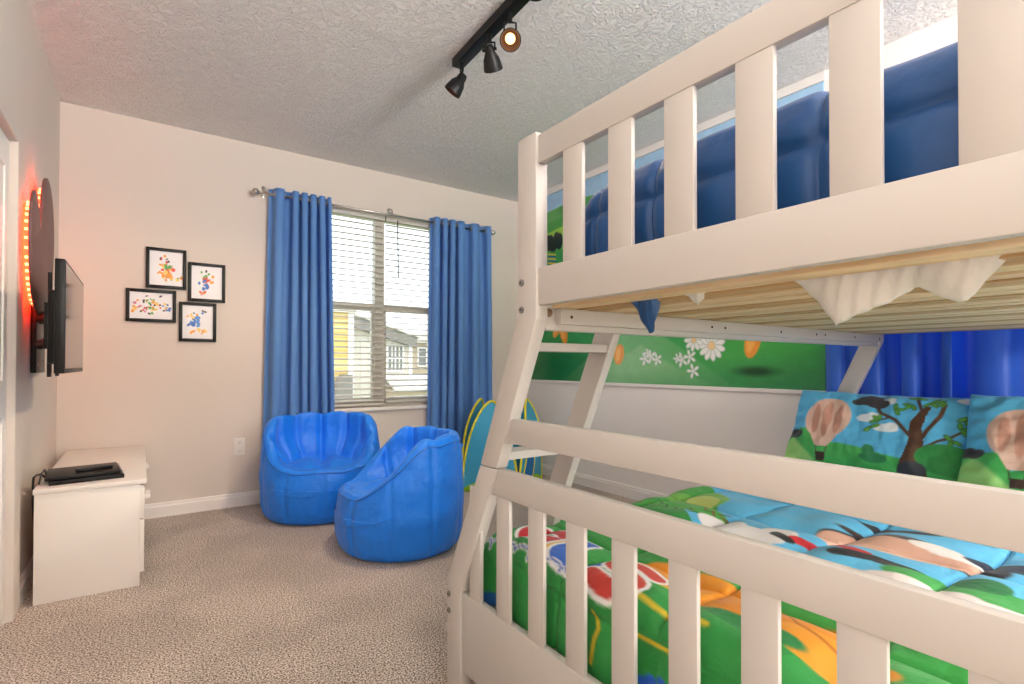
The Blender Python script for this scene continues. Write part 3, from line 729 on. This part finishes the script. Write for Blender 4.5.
# ------------------------------------------------------------------ blinds
def blind(x0, x1, zb, label, wand=None):
    yb = YB+.012
    b = thing('window_blind', ((x0+x1)/2, yb, zb), label, 'blind', 'slatted blinds in the far window')
    obj('headrail', B((x0, yb-.024, WZ1-.045), (x1, yb+.024, WZ1-.003), .004), M_slat, b, auto=.6)
    bm = bmesh.new(); z = zb+.045
    while z < WZ1-.06:
        pts = [(yb-.0235, z-.0020), (yb-.010, z+.0006), (yb+.010, z+.0028), (yb+.0235, z+.0020), (yb+.0235, z-.0035), (yb-.0235, z-.0090)]
        prism(pts, 0, x0+.004, x1-.004, bm=bm); z += .0478
    obj('slats', bm, M_slat, b)
    obj('bottom_rail', B((x0+.002, yb-.024, zb), (x1-.002, yb+.024, zb+.020), .003), M_slat, b, auto=.6)
    bm = bmesh.new()
    for x in (x0+.09, x1-.09):
        for dy in (-.024, .024): tube([(x, yb+dy, zb+.01), (x, yb+dy, WZ1-.04)], .0011, 5, bm)
    obj('ladder_cord', bm, M_slat, b)
    if wand: obj('wand', tube([(wand, yb-.03, WZ1-.03), (wand+.006, yb-.036, 1.73)], .005, 8), mat('wand_grey', (86, 84, 82), .4), b, smooth=True)
    return b
blind(WX0+.008, 1.640, WZ0+.012, 'white slatted blind in the far window, in front of the yellow house')
blind(1.650, WX1-.008, WZ0+.030, 'white slatted blind in the far window with a dark tilt wand', wand=1.745)

# ------------------------------------------------------------------ beanbag chairs
def bean_mesh(seed):
    nt, nv = 220, 110
    th = np.linspace(-PI, PI, nt, endpoint=False)
    rows = []
    seams_o = [k*PI/5 for k in range(-5, 6)]
    seams_i = [PI, -PI, PI-.58, -PI+.58, PI-1.14, -PI+1.14, PI-1.72, -PI+1.72]
    rs = np.random.RandomState(seed)
    for t in th:
        wv = (1-math.cos(t))/2; s = min(max((wv-.06)/.62, 0), 1); S = s*s*(3-2*s)
        H = .335+.295*S
        H += .004*math.sin(9*t+seed)-.008*S*math.exp(-(min(abs(t-x) for x in seams_i)/.09)**2)
        so = .316                                 # seat level
        ib = .250-.004*math.cos(t)                 # where the inner wall meets the seat
        pts = [(0, .004), (.18, .003), (.29, .003), (.335, .012), (.358, .05), (.372, .12), (.378, .22), (.378, .55*H), (.372, .74*H), (.361, .90*H), (.350, .965*H), (.332, H), (.308, H-.012),
               (ib+.030+.020*S, so+.52*(H-so)), (ib-.006, so+.20*(H-so)+.004), (ib-.045, so+.006), (.12, so+.022), (.05, so+.020), (0, so+.018)]
        P = np.array(pts); n = len(P)
        # Catmull-Rom resample
        Q = []
        E = np.vstack([2*P[0]-P[1], P, 2*P[-1]-P[-2]])
        for u in np.linspace(0, n-1, nv):
            i = min(int(u), n-2); f = u-i; p0, p1, p2, p3 = E[i], E[i+1], E[i+2], E[i+3]
            Q.append(.5*((2*p1)+(-p0+p2)*f+(2*p0-5*p1+4*p2-p3)*f*f+(-p0+3*p1-3*p2+p3)*f**3))
        Q = np.array(Q); U = np.linspace(0, n-1, nv)
        do = min(abs(t-x) for x in seams_o); di = min(abs(t-x) for x in seams_i)
        outer = np.clip((U-2.5)/1.5, 0, 1)*np.clip((11.5-U)/1.5, 0, 1); inner = np.clip((U-10.5)/1.5, 0, 1)*np.clip((15.5-U)/1.5, 0, 1)
        Q[:, 0] += outer*(-.009*math.exp(-(do/.045)**2)+.006*math.cos(do*2.2))
        back = np.clip((wv-.15)/.3, 0, 1)
        Q[:, 0] -= inner*back*(.030*(1-math.exp(-(di/.075)**2))-.012)
        # seat split in two cushions
        seat = np.clip((U-14.2)/1.2, 0, 1); x = Q[:, 0]*math.sin(t)
        Q[:, 1] += seat*(.034*(1-np.exp(-(x/.040)**2))-.016)*np.clip(.30-Q[:, 0], 0, .1)*10
        rows.append(np.stack([np.maximum(Q[:, 0], 0)*math.sin(t), -np.maximum(Q[:, 0], 0)*math.cos(t), Q[:, 1]], -1))
    P = np.array(rows)
    TH, VV = np.meshgrid(th, np.linspace(0, 1, nv), indexing='ij')
    wr = .0035*fbm(TH*.36, VV*1.2, 42, seed, 3)+.005*fbm(TH*.36, VV*1.2, 13, seed+4, 2)
    cen = P.copy(); cen[..., 2] -= .25; L = np.linalg.norm(cen, axis=-1, keepdims=True)+1e-6
    k = np.clip((P[..., 2:3]-.02)/.05, 0, 1)*np.clip(np.hypot(P[..., 0:1], P[..., 1:2])/.08, 0, 1)
    P = P+cen/L*wr[..., None]*k
    return P, th
def bean(loc, rz, seed, label, sc=(1, 1, 1)):
    root = thing('beanbag_chair', loc, label, 'beanbag chair', 'blue beanbag chairs', rz)
    P, th = bean_mesh(seed); P = P*np.array(sc)
    # local coordinates: build at origin, parent carries location and turn
    me_o = grid_mesh('body', P, M_bean, None, closed_u=True); me_o.parent = root
    iv = int(9.6/18*109)
    pts = [tuple(P[i, iv]*np.array([1.006, 1.006, 1])) for i in range(0, len(th), 3)]
    bm = tube(pts, .0032, 6, closed=True); me = bpy.data.meshes.new('piping'); bm.to_mesh(me); bm.free(); pp = link('piping', me, M_pipe, root, True)
    ib = int(8.6/18*109); c = P[0, ib]
    loop = [(c[0]+.012*math.cos(a)*0+.02*math.sin(a), c[1]+.010+.014*math.cos(a), c[2]+.03*math.cos(a)*.6) for a in np.linspace(0, PI*1.6, 14)]
    bm = tube(loop, .005, 6); me = bpy.data.meshes.new('handle_loop'); bm.to_mesh(me); bm.free(); link('handle_loop', me, M_bean, root, True)
    return root
bean((1.005, 3.66, 0), -math.radians(14), 2, 'blue beanbag chair facing the room, below the left edge of the window', (1.0, .93, 1.03))
bean((1.198, 2.79, 0), -math.radians(104), 5, 'blue beanbag chair turned sideways, beside the bunk bed ladder', (.98, .92, .98))

# ------------------------------------------------------------------ play tent
def tent():
    c = Vector((2.465, 3.625, 0)); hw, hd, h = .385, .30, .71
    root = thing('play_tent', c, 'blue pop-up play tent with yellow piping and green base, behind the ladder', 'play tent')
    corners = [Vector((2.40, 3.32, 0))-c, Vector((2.86, 3.62, 0))-c, Vector((2.53, 3.93, 0))-c, Vector((2.07, 3.63, 0))-c]
    for k in range(4):
        a, b_ = corners[k], corners[(k+1) % 4]; mid = (a+b_)/2; outn = Vector((mid.x, mid.y, 0)).normalized()
        n, mth = 40, 24; P = np.zeros((n, mth, 3)); edge = []
        for i in range(n):
            s = i/(n-1); arch = max(0, 1-abs(2*s-1)**1.7)**.66*h
            base = a+(b_-a)*s
            for j in range(mth):
                f = j/(mth-1); z = .004+arch*f
                bul = .055*math.sin(PI*min(1, z/h*.9))*math.sin(PI*s)**.7 - .05*(z/h)**2
                p = c+base+outn*bul+Vector((0, 0, z)); P[i, j] = p
            edge.append(Vector(P[i, -1]))
        o = grid_mesh('side_panel', P, M_tblue, root); solid(o, .002)
        pp = obj('piping', tube(edge, .010, 8), M_tyel, root, smooth=True)
        # green hem along the ground
        G = P[:, :4].copy(); G += np.array(outn)*.004; g = grid_mesh('green_hem', G, M_tgreen, root); solid(g, .002)
        if k == 0:
            D = np.zeros((16, 20, 3))
            for i in range(16):
                s = .10+.34*i/15; ii = s*(n-1); i0 = int(ii); f0 = ii-i0
                for j in range(20):
                    jj = (.05+.60*j/19*(1-.6*abs(2*i/15-1)**3))*(mth-1); j0 = min(int(jj), mth-2); fj = jj-j0
                    p = (P[i0, j0]*(1-fj)+P[i0, j0+1]*fj)*(1-f0)+(P[i0+1, j0]*(1-fj)+P[i0+1, j0+1]*fj)*f0
                    D[i, j] = p+np.array(outn)*.006
            dd = grid_mesh('dark_opening', D, M_tdark, root); solid(dd, .002)  # darker blue sheet painted in for the shaded inside of the opening
            ring = [Vector(D[0, j]) for j in range(20)]+[Vector(D[i, 19]) for i in range(1, 16)]+[Vector(D[15, j]) for j in range(18, -1, -1)]
            obj('door_piping', tube(ring, .006, 6), M_tyel, root, smooth=True)
        if k == 3:
            q = [Vector(P[20, j]) + outn*.012 for j in (7, 9, 11, 13)]
            tg = obj('toggle', tube(q, [.012, .006, .006, .014], 8), M_tyel, root, smooth=True)
    # roof stretched between the four arches
    n = 30; R = np.zeros((n, n, 3))
    for i in range(n):
        for j in range(n):
            u, v = i/(n-1)*2-1, j/(n-1)*2-1
            def arch(s): return max(0, 1-abs(s)**1.7)**.66*h
            su, sv = (u+1)/2, (v+1)/2; q = (corners[0]*(1-su)+corners[1]*su)*(1-sv)+(corners[3]*(1-su)+corners[2]*su)*sv
            R[i, j] = c+q*.90+Vector((0, 0, .004+min(arch(u), arch(v))*.70))
    o = grid_mesh('roof_panel', R, M_tblue, root); solid(o, .002)
tent()

# ------------------------------------------------------------------ dresser + things on it
dr = thing('dresser', (-.185, 3.53, 0), 'low white dresser with drawers standing in the corner under the television', 'dresser')
dx0, dx1, dy0, dy1, dt = -.360, .000, 2.925, 4.135, .480
bm = bmesh.new()
box(bm, (dx0, dy0, 0), (dx1, dy0+.018, dt-.022), .002); box(bm, (dx0, dy1-.018, 0), (dx1, dy1, dt-.022), .002); box(bm, (dx0, dy0+.018, .03), (dx0+.01, dy1-.018, dt-.022)); box(bm, (dx0+.01, dy0+.018, .03), (dx1-.006, dy1-.018, .05))
box(bm, (dx0+.01, (dy0+dy1)/2-.009, .05), (dx1-.006, (dy0+dy1)/2+.009, dt-.022))
obj('body', bm, M_white, dr, auto=.6)
obj('top', B((dx0-.004, dy0-.006, dt-.022), (dx1+.024, dy1+.006, dt), .003), M_white, dr, auto=.6)
hy = (dy1-dy0)/2
for c_ in range(2):
    ya = dy0+.004+c_*hy; yb = ya+hy-.008
    df = obj('drawer', B((dx1-.012, ya, .300), (dx1+.016, yb, .452), .003), M_white, dr, auto=.6)
    obj('handle', B((dx1+.0155, ya+.12 if c_ == 0 else yb-.22, .362), (dx1+.040, ya+.22 if c_ == 0 else yb-.12, .385), .004), M_white, df, auto=.6)
    obj('door', B((dx1-.012, ya, .058), (dx1+.016, yb, .294), .003), M_white, dr, auto=.6)

dv = thing('media_player', (-.22, 3.12, .480), 'flat black media player box on the white dresser', 'media player', rz=0)
def slab(pts, z0, z1, bev): return prism(pts, 2, z0, z1, bev)
obj('case', prism([(-.335, 2.985), (-.075, 3.020), (-.098, 3.285), (-.352, 3.245)], 2, .4975, .514, .003), M_black, dv, auto=.6)
obj('base', prism([(-.320, 2.972), (-.060, 3.005), (-.092, 3.27), (-.340, 3.235)], 2, .4805, .498, .003), M_black, dv, auto=.6)
obj('front_strip', prism([(-.0735, 3.035), (-.069, 3.036), (-.090, 3.262), (-.0945, 3.261)], 2, .501, .511), mat('grey_strip', (120, 120, 122), .3), dv)
rc = thing('remote_control', (-.165, 3.09, .5145), 'slim black remote control lying on the media player', 'remote control')
obj('case', prism([(-.235, 3.055), (-.105, 3.095), (-.113, 3.125), (-.243, 3.087)], 2, .5145, .529, .004), M_black, rc, auto=.6)
bm = bmesh.new()
for i in range(7):
    for j in range(2):
        f = (i+1)/8.; x = -.238+.128*f; y = 3.071+.037*f; lathe([(0, .0025), (.0035, .0022), (.0042, 0)], (x+(.004 if j else -.003), y+(.008 if j else -.006), .5285), (0, 0, 1), 8, bm)
obj('buttons', bm, mat('grey_rubber', (90, 90, 92), .6), rc)
cb = []
for k in range(22):
    f = k/21; cb.append((-.345-.018*math.sin(f*PI)-.012*f, 3.13-.20*f+.03*math.sin(f*7), 4.90e-1+.03*math.sin(f*PI)-max(0, f-.6)*.55))
o = obj('cable', tube(cb, .0045, 8), M_black, None, smooth=True); tag(o, 'black power cable looping off the back of the white dresser', 'cable')
cb = [(-.348, 3.17-.16*k/17, .490+.045*math.sin(k/17*PI)-.0*k) if k < 12 else (-.352-.004*(k-12), 3.17-.16*k/17, .490+.045*math.sin(k/17*PI)-(k-12)*.02) for k in range(18)]
o = obj('cable', tube(cb, .0035, 8), mat('grey_cable', (70, 66, 66), .5), None, smooth=True); tag(o, 'thinner grey cable arching off the media player to the wall', 'cable')

# ------------------------------------------------------------------ television, mount, heart sign
tvx = -.228
tv = thing('television', (tvx-.03, 2.85, .965), 'flat black television mounted on the left wall above the dresser', 'television')
obj('case', B((tvx-.030, 2.487, .966), (tvx, 3.215, 1.382), .004), M_black, tv, auto=.6)
obj('back_housing', B((tvx-.062, 2.60, 1.0), (tvx-.028, 3.10, 1.28), .012), M_black, tv, auto=.6)
obj('screen', B((tvx-.002, 2.499, .984), (tvx+.0012, 3.203, 1.370)), M_screen, tv)
mt = thing('television_mount', (XL, 2.98, 1.15), 'black articulated wall bracket behind the television', 'wall mount')
obj('wall_plate', B((XL+.0005, 3.22, .96), (XL+.022, 3.48, 1.30), .004), M_blackm, mt, auto=.6)
bm = bmesh.new()
for z in (1.09, 1.21): tube([(XL+.02, 3.34, z), (XL+.060, 3.08, z), (tvx-.072, 2.90, z)], .022, 8, bm)
obj('arm', bm, M_blackm, mt, auto=.8)
bm = bmesh.new()
for y in (2.72, 2.96): box(bm, (tvx-.074, y, .95), (tvx-.062, y+.030, 1.36), .002)
box(bm, (tvx-.082, 2.70, 1.06), (tvx-.072, 3.02, 1.24), .002)
obj('vesa_bracket', bm, M_blackm, mt, auto=.6)
for y, z in ((3.25, 1.27), (3.4, 1.27), (3.25, 1.0), (3.42, 1.02)): obj('bolt', lathe([(0, .006), (.006, .005), (.007, 0)], (XL+.022, y, z), (1, 0, 0), 10), M_steel, mt)
heart = [(2.83, 1.43), (2.815, 1.52), (2.82, 1.60), (2.845, 1.67), (2.885, 1.715), (2.93, 1.725), (2.98, 1.69), (3.015, 1.63), (3.045, 1.575), (3.075, 1.65), (3.11, 1.75), (3.16, 1.83), (3.23, 1.868), (3.32, 1.855), (3.40, 1.80), (3.455, 1.71), (3.475, 1.61), (3.46, 1.50), (3.42, 1.40), (3.35, 1.31), (3.24, 1.24), (3.13, 1.20), (3.02, 1.21), (2.94, 1.25), (2.88, 1.30), (2.845, 1.37)]
def smooth_loop(p, n=3):
    for _ in range(n):
        q = []
        for i in range(len(p)):
            a, b_ = p[i], p[(i+1) % len(p)]; q += [(.75*a[0]+.25*b_[0], .75*a[1]+.25*b_[1]), (.25*a[0]+.75*b_[0], .25*a[1]+.75*b_[1])]
        p = q
    return p
hp = smooth_loop(heart, 2)
hs = thing('wall_sign', (XL, 3.10, 1.2), 'dark heart-shaped wall sign with red glowing edge above the television', 'wall sign')
obj('panel', prism(hp, 0, -.374, -.362, .002), M_plum, hs, auto=.6)
cyh, czh = 3.1, 1.5
hin = []
for k in range(len(hp)):
    (ya, za), (yb, zb_) = hp[k-1], hp[(k+1) % len(hp)]; ln = math.hypot(yb-ya, zb_-za); hin.append((hp[k][0]+(zb_-za)/ln*.055, hp[k][1]-(yb-ya)/ln*.055))
led = obj('led_strip', prism(hin, 0, -.398, -.3742), M_red, hs)
M_chip = mat('led_chip', (255, 170, 120), .4, emit=((255, 150, 90), 5))
for k in range(0, len(hin), 2):
    y, z = hin[k]; obj('led', B((-.391, y-.005, z-.005), (-.381, y+.005, z+.005)), M_chip, led)
for y, z in ((3.0, 1.45), (3.3, 1.6)): obj('standoff', lathe([(0, 0), (.012, 0), (.012, .02), (0, .02)], (XL, y, z), (1, 0, 0), 10), M_blackm, hs)
pts = [(XL+.012, 3.12, 1.30), (XL+.03, 3.20, 1.345), (XL+.05, 3.28, 1.34), (XL+.06, 3.33, 1.33), (XL+.05, 3.37, 1.305)]
o = obj('cable', tube(smooth_loop([(0, 0)], 0) and pts, .004, 8), M_black, None, smooth=True); tag(o, 'short black cable between the heart sign and the television bracket', 'cable')

# ------------------------------------------------------------------ picture frames with plain watercolour splashes
def frame(x0, x1, z0, z1, seed, label, kind):
    fr = thing('picture_frame', ((x0+x1)/2, YB, (z0+z1)/2), label, 'picture', 'black picture frames on the far wall')
    b_ = .020; y0, y1 = YB-.020, YB-.0005; bm = bmesh.new()
    box(bm, (x0, y0, z0), (x0+b_, y1, z1), .002); box(bm, (x1-b_, y0, z0), (x1, y1, z1), .002); box(bm, (x0+b_, y0, z0), (x1-b_, y1, z0+b_), .002); box(bm, (x0+b_, y0, z1-b_), (x1-b_, y1, z1), .002)
    obj('frame', bm, M_black, fr, auto=.6)
    nx, nz = 110, 110; U, V = np.meshgrid(np.linspace(x0+b_, x1-b_, nx), np.linspace(z0+b_, z1-b_, nz), indexing='ij')
    pt = Paint(U, V, (236, 236, 240), .003); rs = random.Random(seed); cx, cz = (x0+x1)/2, (z0+z1)/2
    def drop(n, mx, mz, sx, sz, cols, r0=.006, r1=.018):
        for k in range(n): pt.ell(mx+rs.gauss(0, sx), mz+rs.gauss(0, sz), rs.uniform(r0, r1), rs.uniform(r0, r1)*.8, rs.choice(cols), rs.uniform(0, 3))
    OR, YL, RD, BL, GR, BK = (236, 160, 60), (240, 204, 90), (214, 80, 60), (70, 120, 200), (90, 170, 90), (50, 44, 44)
    if kind == 0: drop(26, cx-.006, cz-.02, .022, .035, [OR, OR, YL, RD]); drop(5, cx, cz+.055, .03, .015, [RD, OR, BK], .004, .012); drop(7, cx, cz-.06, .04, .008, [YL, OR, GR], .005, .012); drop(6, cx+.005, cz+.01, .012, .01, [GR])
    if kind == 1: drop(14, cx-.005, cz+.015, .018, .022, [RD, OR, RD]); drop(10, cx-.005, cz-.035, .016, .018, [BL, BL]); drop(6, cx, cz+.055, .018, .012, [GR, BK], .004, .01); drop(6, cx-.03, cz-.07, .03, .006, [RD, YL], .005, .012)
    if kind == 2:
        for q, cols in ((-.085, [OR, YL]), (-.042, [RD, (200, 120, 160), BK]), (0, [OR, GR, BK]), (.035, [RD, YL, BK]), (.078, [BL, BL, YL])): drop(12, cx+q, cz-.012, .013, .024, cols, .004, .011)
        drop(8, cx+.0, cz+.045, .03, .014, [OR, BK, GR], .004, .009)
    if kind == 3: drop(13, cx-.008, cz+.005, .020, .018, [BL, BL, (90, 150, 220)]); drop(6, cx-.02, cz+.04, .014, .012, [YL, OR, GR], .004, .01); drop(9, cx+.01, cz-.065, .035, .010, [YL, OR], .006, .013); drop(5, cx+.01, cz+.065, .02, .006, [BL, BK], .004, .01)
    P = np.stack([U, np.full(U.shape, YB-.008), V], -1); grid_mesh('print', P, M_paper, fr, colors=pt.C)
frame(.018, .242, 1.500, 1.765, 3, 'black framed orange watercolour, topmost of the four pictures', 0)
frame(.252, .474, 1.428, 1.692, 4, 'black framed red and blue watercolour, closest of the four pictures to the window', 1)
frame(-.085, .186, 1.276, 1.488, 5, 'black framed wide watercolour of many colours, closest of the four pictures to the television', 2)
frame(.202, .421, 1.155, 1.420, 6, 'black framed blue and yellow watercolour, lowest of the four pictures', 3)

ou = thing('wall_outlet', (.572, YB, .419), 'white wall outlet between the dresser and the blue curtain', 'outlet')
obj('plate', B((.537, YB-.006, .357), (.607, YB-.0005, .481), .002), M_trim, ou, auto=.6)
for z in (.388, .450):
    so = obj('socket', lathe([(0, .003), (.017, .003), (.018, 0)], (.572, YB-.006, z), (0, -1, 0), 20), M_trim, ou, auto=.6)
    bm = bmesh.new(); box(bm, (.564, YB-.0096, z-.002), (.566, YB-.0085, z+.008)); box(bm, (.578, YB-.0096, z-.002), (.580, YB-.0085, z+.008)); lathe([(0, .0006), (.0025, .0006), (.0025, 0)], (.572, YB-.009, z-.009), (0, -1, 0), 8, bm)
    obj('slots', bm, M_dark, so)

# ------------------------------------------------------------------ track light
tk = thing('track_light', (1.32, 2.08, ZC), 'black ceiling track light with three spot heads', 'track light')
a, b_ = Vector((1.335, 2.40)), Vector((1.305, 1.70))
d = (b_-a).normalized(); n = Vector((-d.y, d.x))*.030
pp = [(a+n)[:], (b_+n)[:], (b_-n)[:], (a-n)[:]]
obj('track', prism([(p[0], p[1]) for p in pp], 2, ZC-.045, ZC-.0005, .004), M_blackm, tk, auto=.6)
obj('power_feed', lathe([(.05, 0), (.05, .05), (.042, .056), (0, .056)], (1.325, 1.715, ZC-.0005), (0, 0, -1), 20), M_blackm, tk, auto=.6)
def head(p, aim, lit, e, drop=0):
    p = Vector(p); aim = Vector(aim).normalized()
    st = tube([(p.x, p.y, ZC-.044), (p.x, p.y, ZC-.085)], .010, 10)
    side = aim.cross(Vector((0, 0, 1))).normalized(); c = Vector((p.x, p.y, ZC-.118-drop))
    for s in (-1, 1): tube([Vector((p.x, p.y, ZC-.085))+side*s*.004, Vector((p.x, p.y, ZC-.088))+side*s*.026, c+side*s*.026], .0045, 6, st)
    tube([c-side*.034, c+side*.034], .007, 8, st)
    h = obj('spot_head', lathe([(0, -.020), (.018, -.018), (.024, .0), (.024, .012), (.038, .038), (.044, .070), (.046, .088), (.043, .088), (.040, .066), (.030, .034), (.0, .030)], c, aim, 24), M_blackm, tk, auto=.5)
    obj('yoke', st, M_blackm, h, auto=.8)
    obj('liner', lathe([(.0425, .0875), (.0395, .066), (.0295, .036), (0, .0345)], c, aim, 24), M_copper, h, smooth=True)
    obj('bulb', lathe([(0, .066), (.014, .065), (.021, .058), (.022, .052), (.015, .036), (0, .0348)], c, aim, 20), M_warm, h, smooth=True)
    light('spot_lamp', 'SPOT', c+aim*.10, e, (1, .74, .50), .03, target=c+aim*2, spot=math.radians(95), blend=.7)
head((1.333, 2.345, 0), (-.42, .42, -.80), 1, 70)
head((1.318, 2.060, 0), (.55, .45, -.7), 1, 12)
head((1.313, 1.885, 0), (-.42, -.64, -.66), 1, 8, .03)

# unseen ceiling lamp added behind the camera for fill light
cf = thing('added_ceiling_lamp', (.55, -.75, ZC), 'added round ceiling lamp for fill light behind the camera', 'ceiling lamp')
obj('base', lathe([(0, 0), (.12, 0), (.12, .025), (.10, .03)], (.55, -.75, ZC-.0005), (0, 0, -1), 24), M_chrome, cf, auto=.6)  # base of the added ceiling lamp

fl = thing('added_floor_lamp', (1.55, -2.05, 0), 'added slim black floor lamp with uplighter and side arm for fill light behind the camera', 'floor lamp')  # unseen lamp added to hold the uplight and the low fill
obj('base', lathe([(0, 0), (.13, 0), (.13, .018), (.02, .03), (0, .03)], (1.55, -2.05, .001), (0, 0, 1), 28), M_blackm, fl, auto=.6)  # base of the added floor lamp
obj('added_lamp_pole', tube([(1.55, -2.05, .03), (1.55, -2.05, 1.60)], .012, 12), M_blackm, fl, smooth=True)
obj('fill_arm', tube([(1.55, -2.05, 1.30), (1.62, -1.96, 1.36), (1.74, -1.79, 1.36)], .008, 8), M_blackm, fl, smooth=True)
obj('fill_shade', lathe([(.012, 0), (.03, .004), (.045, .03), (.043, .032), (.028, .008), (0, .006)], (1.755, -1.765, 1.37), (.3, .42, -.86), 20), M_blackm, fl, auto=.6)
obj('added_lamp_shade', lathe([(.012, 0), (.05, .005), (.12, .05), (.15, .11), (.146, .11), (.115, .055), (.05, .012), (.0, .010)], (1.55, -2.05, 1.58), (0, 0, 1), 28), M_blackm, fl, auto=.6)

# ------------------------------------------------------------------ outside
struct('ground_outside', B((-30, 6, -4.4), (60, 80, -4.2)), M_lawn)
def hwin(parent, x0, x1, z0, z1, y, nx=2, nz=2):
    f = .07; bm = bmesh.new()
    box(bm, (x0-f, y-.08, z0-f), (x0, y+.02, z1+f)); box(bm, (x1, y-.08, z0-f), (x1+f, y+.02, z1+f)); box(bm, (x0, y-.08, z0-f), (x1, y+.02, z0)); box(bm, (x0, y-.08, z1), (x1, y+.02, z1+f))
    for i in range(1, nx): xm = x0+(x1-x0)*i/nx; box(bm, (xm-.03, y-.07, z0), (xm+.03, y+.01, z1))
    for i in range(1, nz): zm = z0+(z1-z0)*i/nz; box(bm, (x0, y-.065, zm-.03), (x1, y+.01, zm+.03))
    wf = obj('window', bm, M_trim, parent); obj('pane', B((x0, y-.03, z0), (x1, y+.0, z1)), M_wpane, wf)
h = thing('house', (5.4, 27, -4.2), 'yellow sided house across the street seen through the blind', 'house')
bm = B((2.5, 24, -4.2), (7.70, 30, 3.35)); 
for k in range(36): box(bm, (2.5, 23.97, -4.1+k*.205), (7.70, 24.0, -4.1+k*.205+.03))
obj('walls', bm, M_ysid, h)
obj('corner_board', B((7.70, 23.9, -4.2), (7.95, 24.2, 3.35)), M_trim, h)
obj('roof', B((2.2, 23.6, 3.35), (7.945, 30.4, 3.55)), M_roofw, h)
obj('stair_gable', prism([(6.75, -1.2), (7.05, .2), (7.3, .55), (7.68, .55), (7.68, -1.2)], 1, 23.2, 23.9), M_roofg, h)
obj('porch_roof', B((5.6, 22.6, -1.35), (7.8, 23.95, -1.15)), M_roofw, h)
hwin(h, 6.3, 6.95, -.3, 1.9, 24, 1, 2)
h = thing('house', (9.6, 27, -4.2), 'cream house across the street with sloping grey roof edge and white window', 'house')
bm = prism([(7.96, -4.2), (10.9, -4.2), (10.9, 2.35), (7.96, 3.2)], 1, 24.4, 30)
for k in range(8): box(bm, (8.05+k*.38, 24.36, -4.2), (8.12+k*.38, 24.4, 2.25))
obj('walls', bm, M_wsid, h)
obj('fascia', prism([(7.96, 2.75), (7.96, 3.28), (11.15, 2.36), (11.15, 1.83)], 1, 24.0, 24.34), M_roofg, h)
obj('roof', prism([(7.96, 3.28), (7.96, 3.38), (11.3, 2.42), (11.3, 2.31)], 1, 23.9, 30.2), M_roofw, h)
obj('corner_board', B((10.82, 24.2, -4.2), (10.98, 24.5, 2.3)), M_trim, h)
obj('porch_roof', prism([(23.0, -.12), (24.35, .50), (24.35, .38), (23.0, -.22)], 0, 9.55, 12.2), M_roofw, h)
obj('porch_wall', B((9.6, 23.3, -4.2), (12.1, 24.35, -.15)), M_tsid, h)
hwin(h, 9.78, 10.52, .72, 1.90, 24.4, 2, 2)
hwin(h, 8.2, 8.9, -1.6, -.7, 24.4, 3, 2)
h = thing('house', (15.2, 33, -4.2), 'tan house set further back, glimpsed at the blind edge beside the curtain', 'house')
obj('walls', B((12.9, 30, -4.2), (18, 36, 2.35)), M_tsid, h)
obj('roof', prism([(12.5, 2.35), (18.4, 2.35), (15.4, 3.3)], 1, 29.6, 36.4), M_roofw, h)
hwin(h, 14.0, 14.5, .95, 2.0, 30, 1, 2)
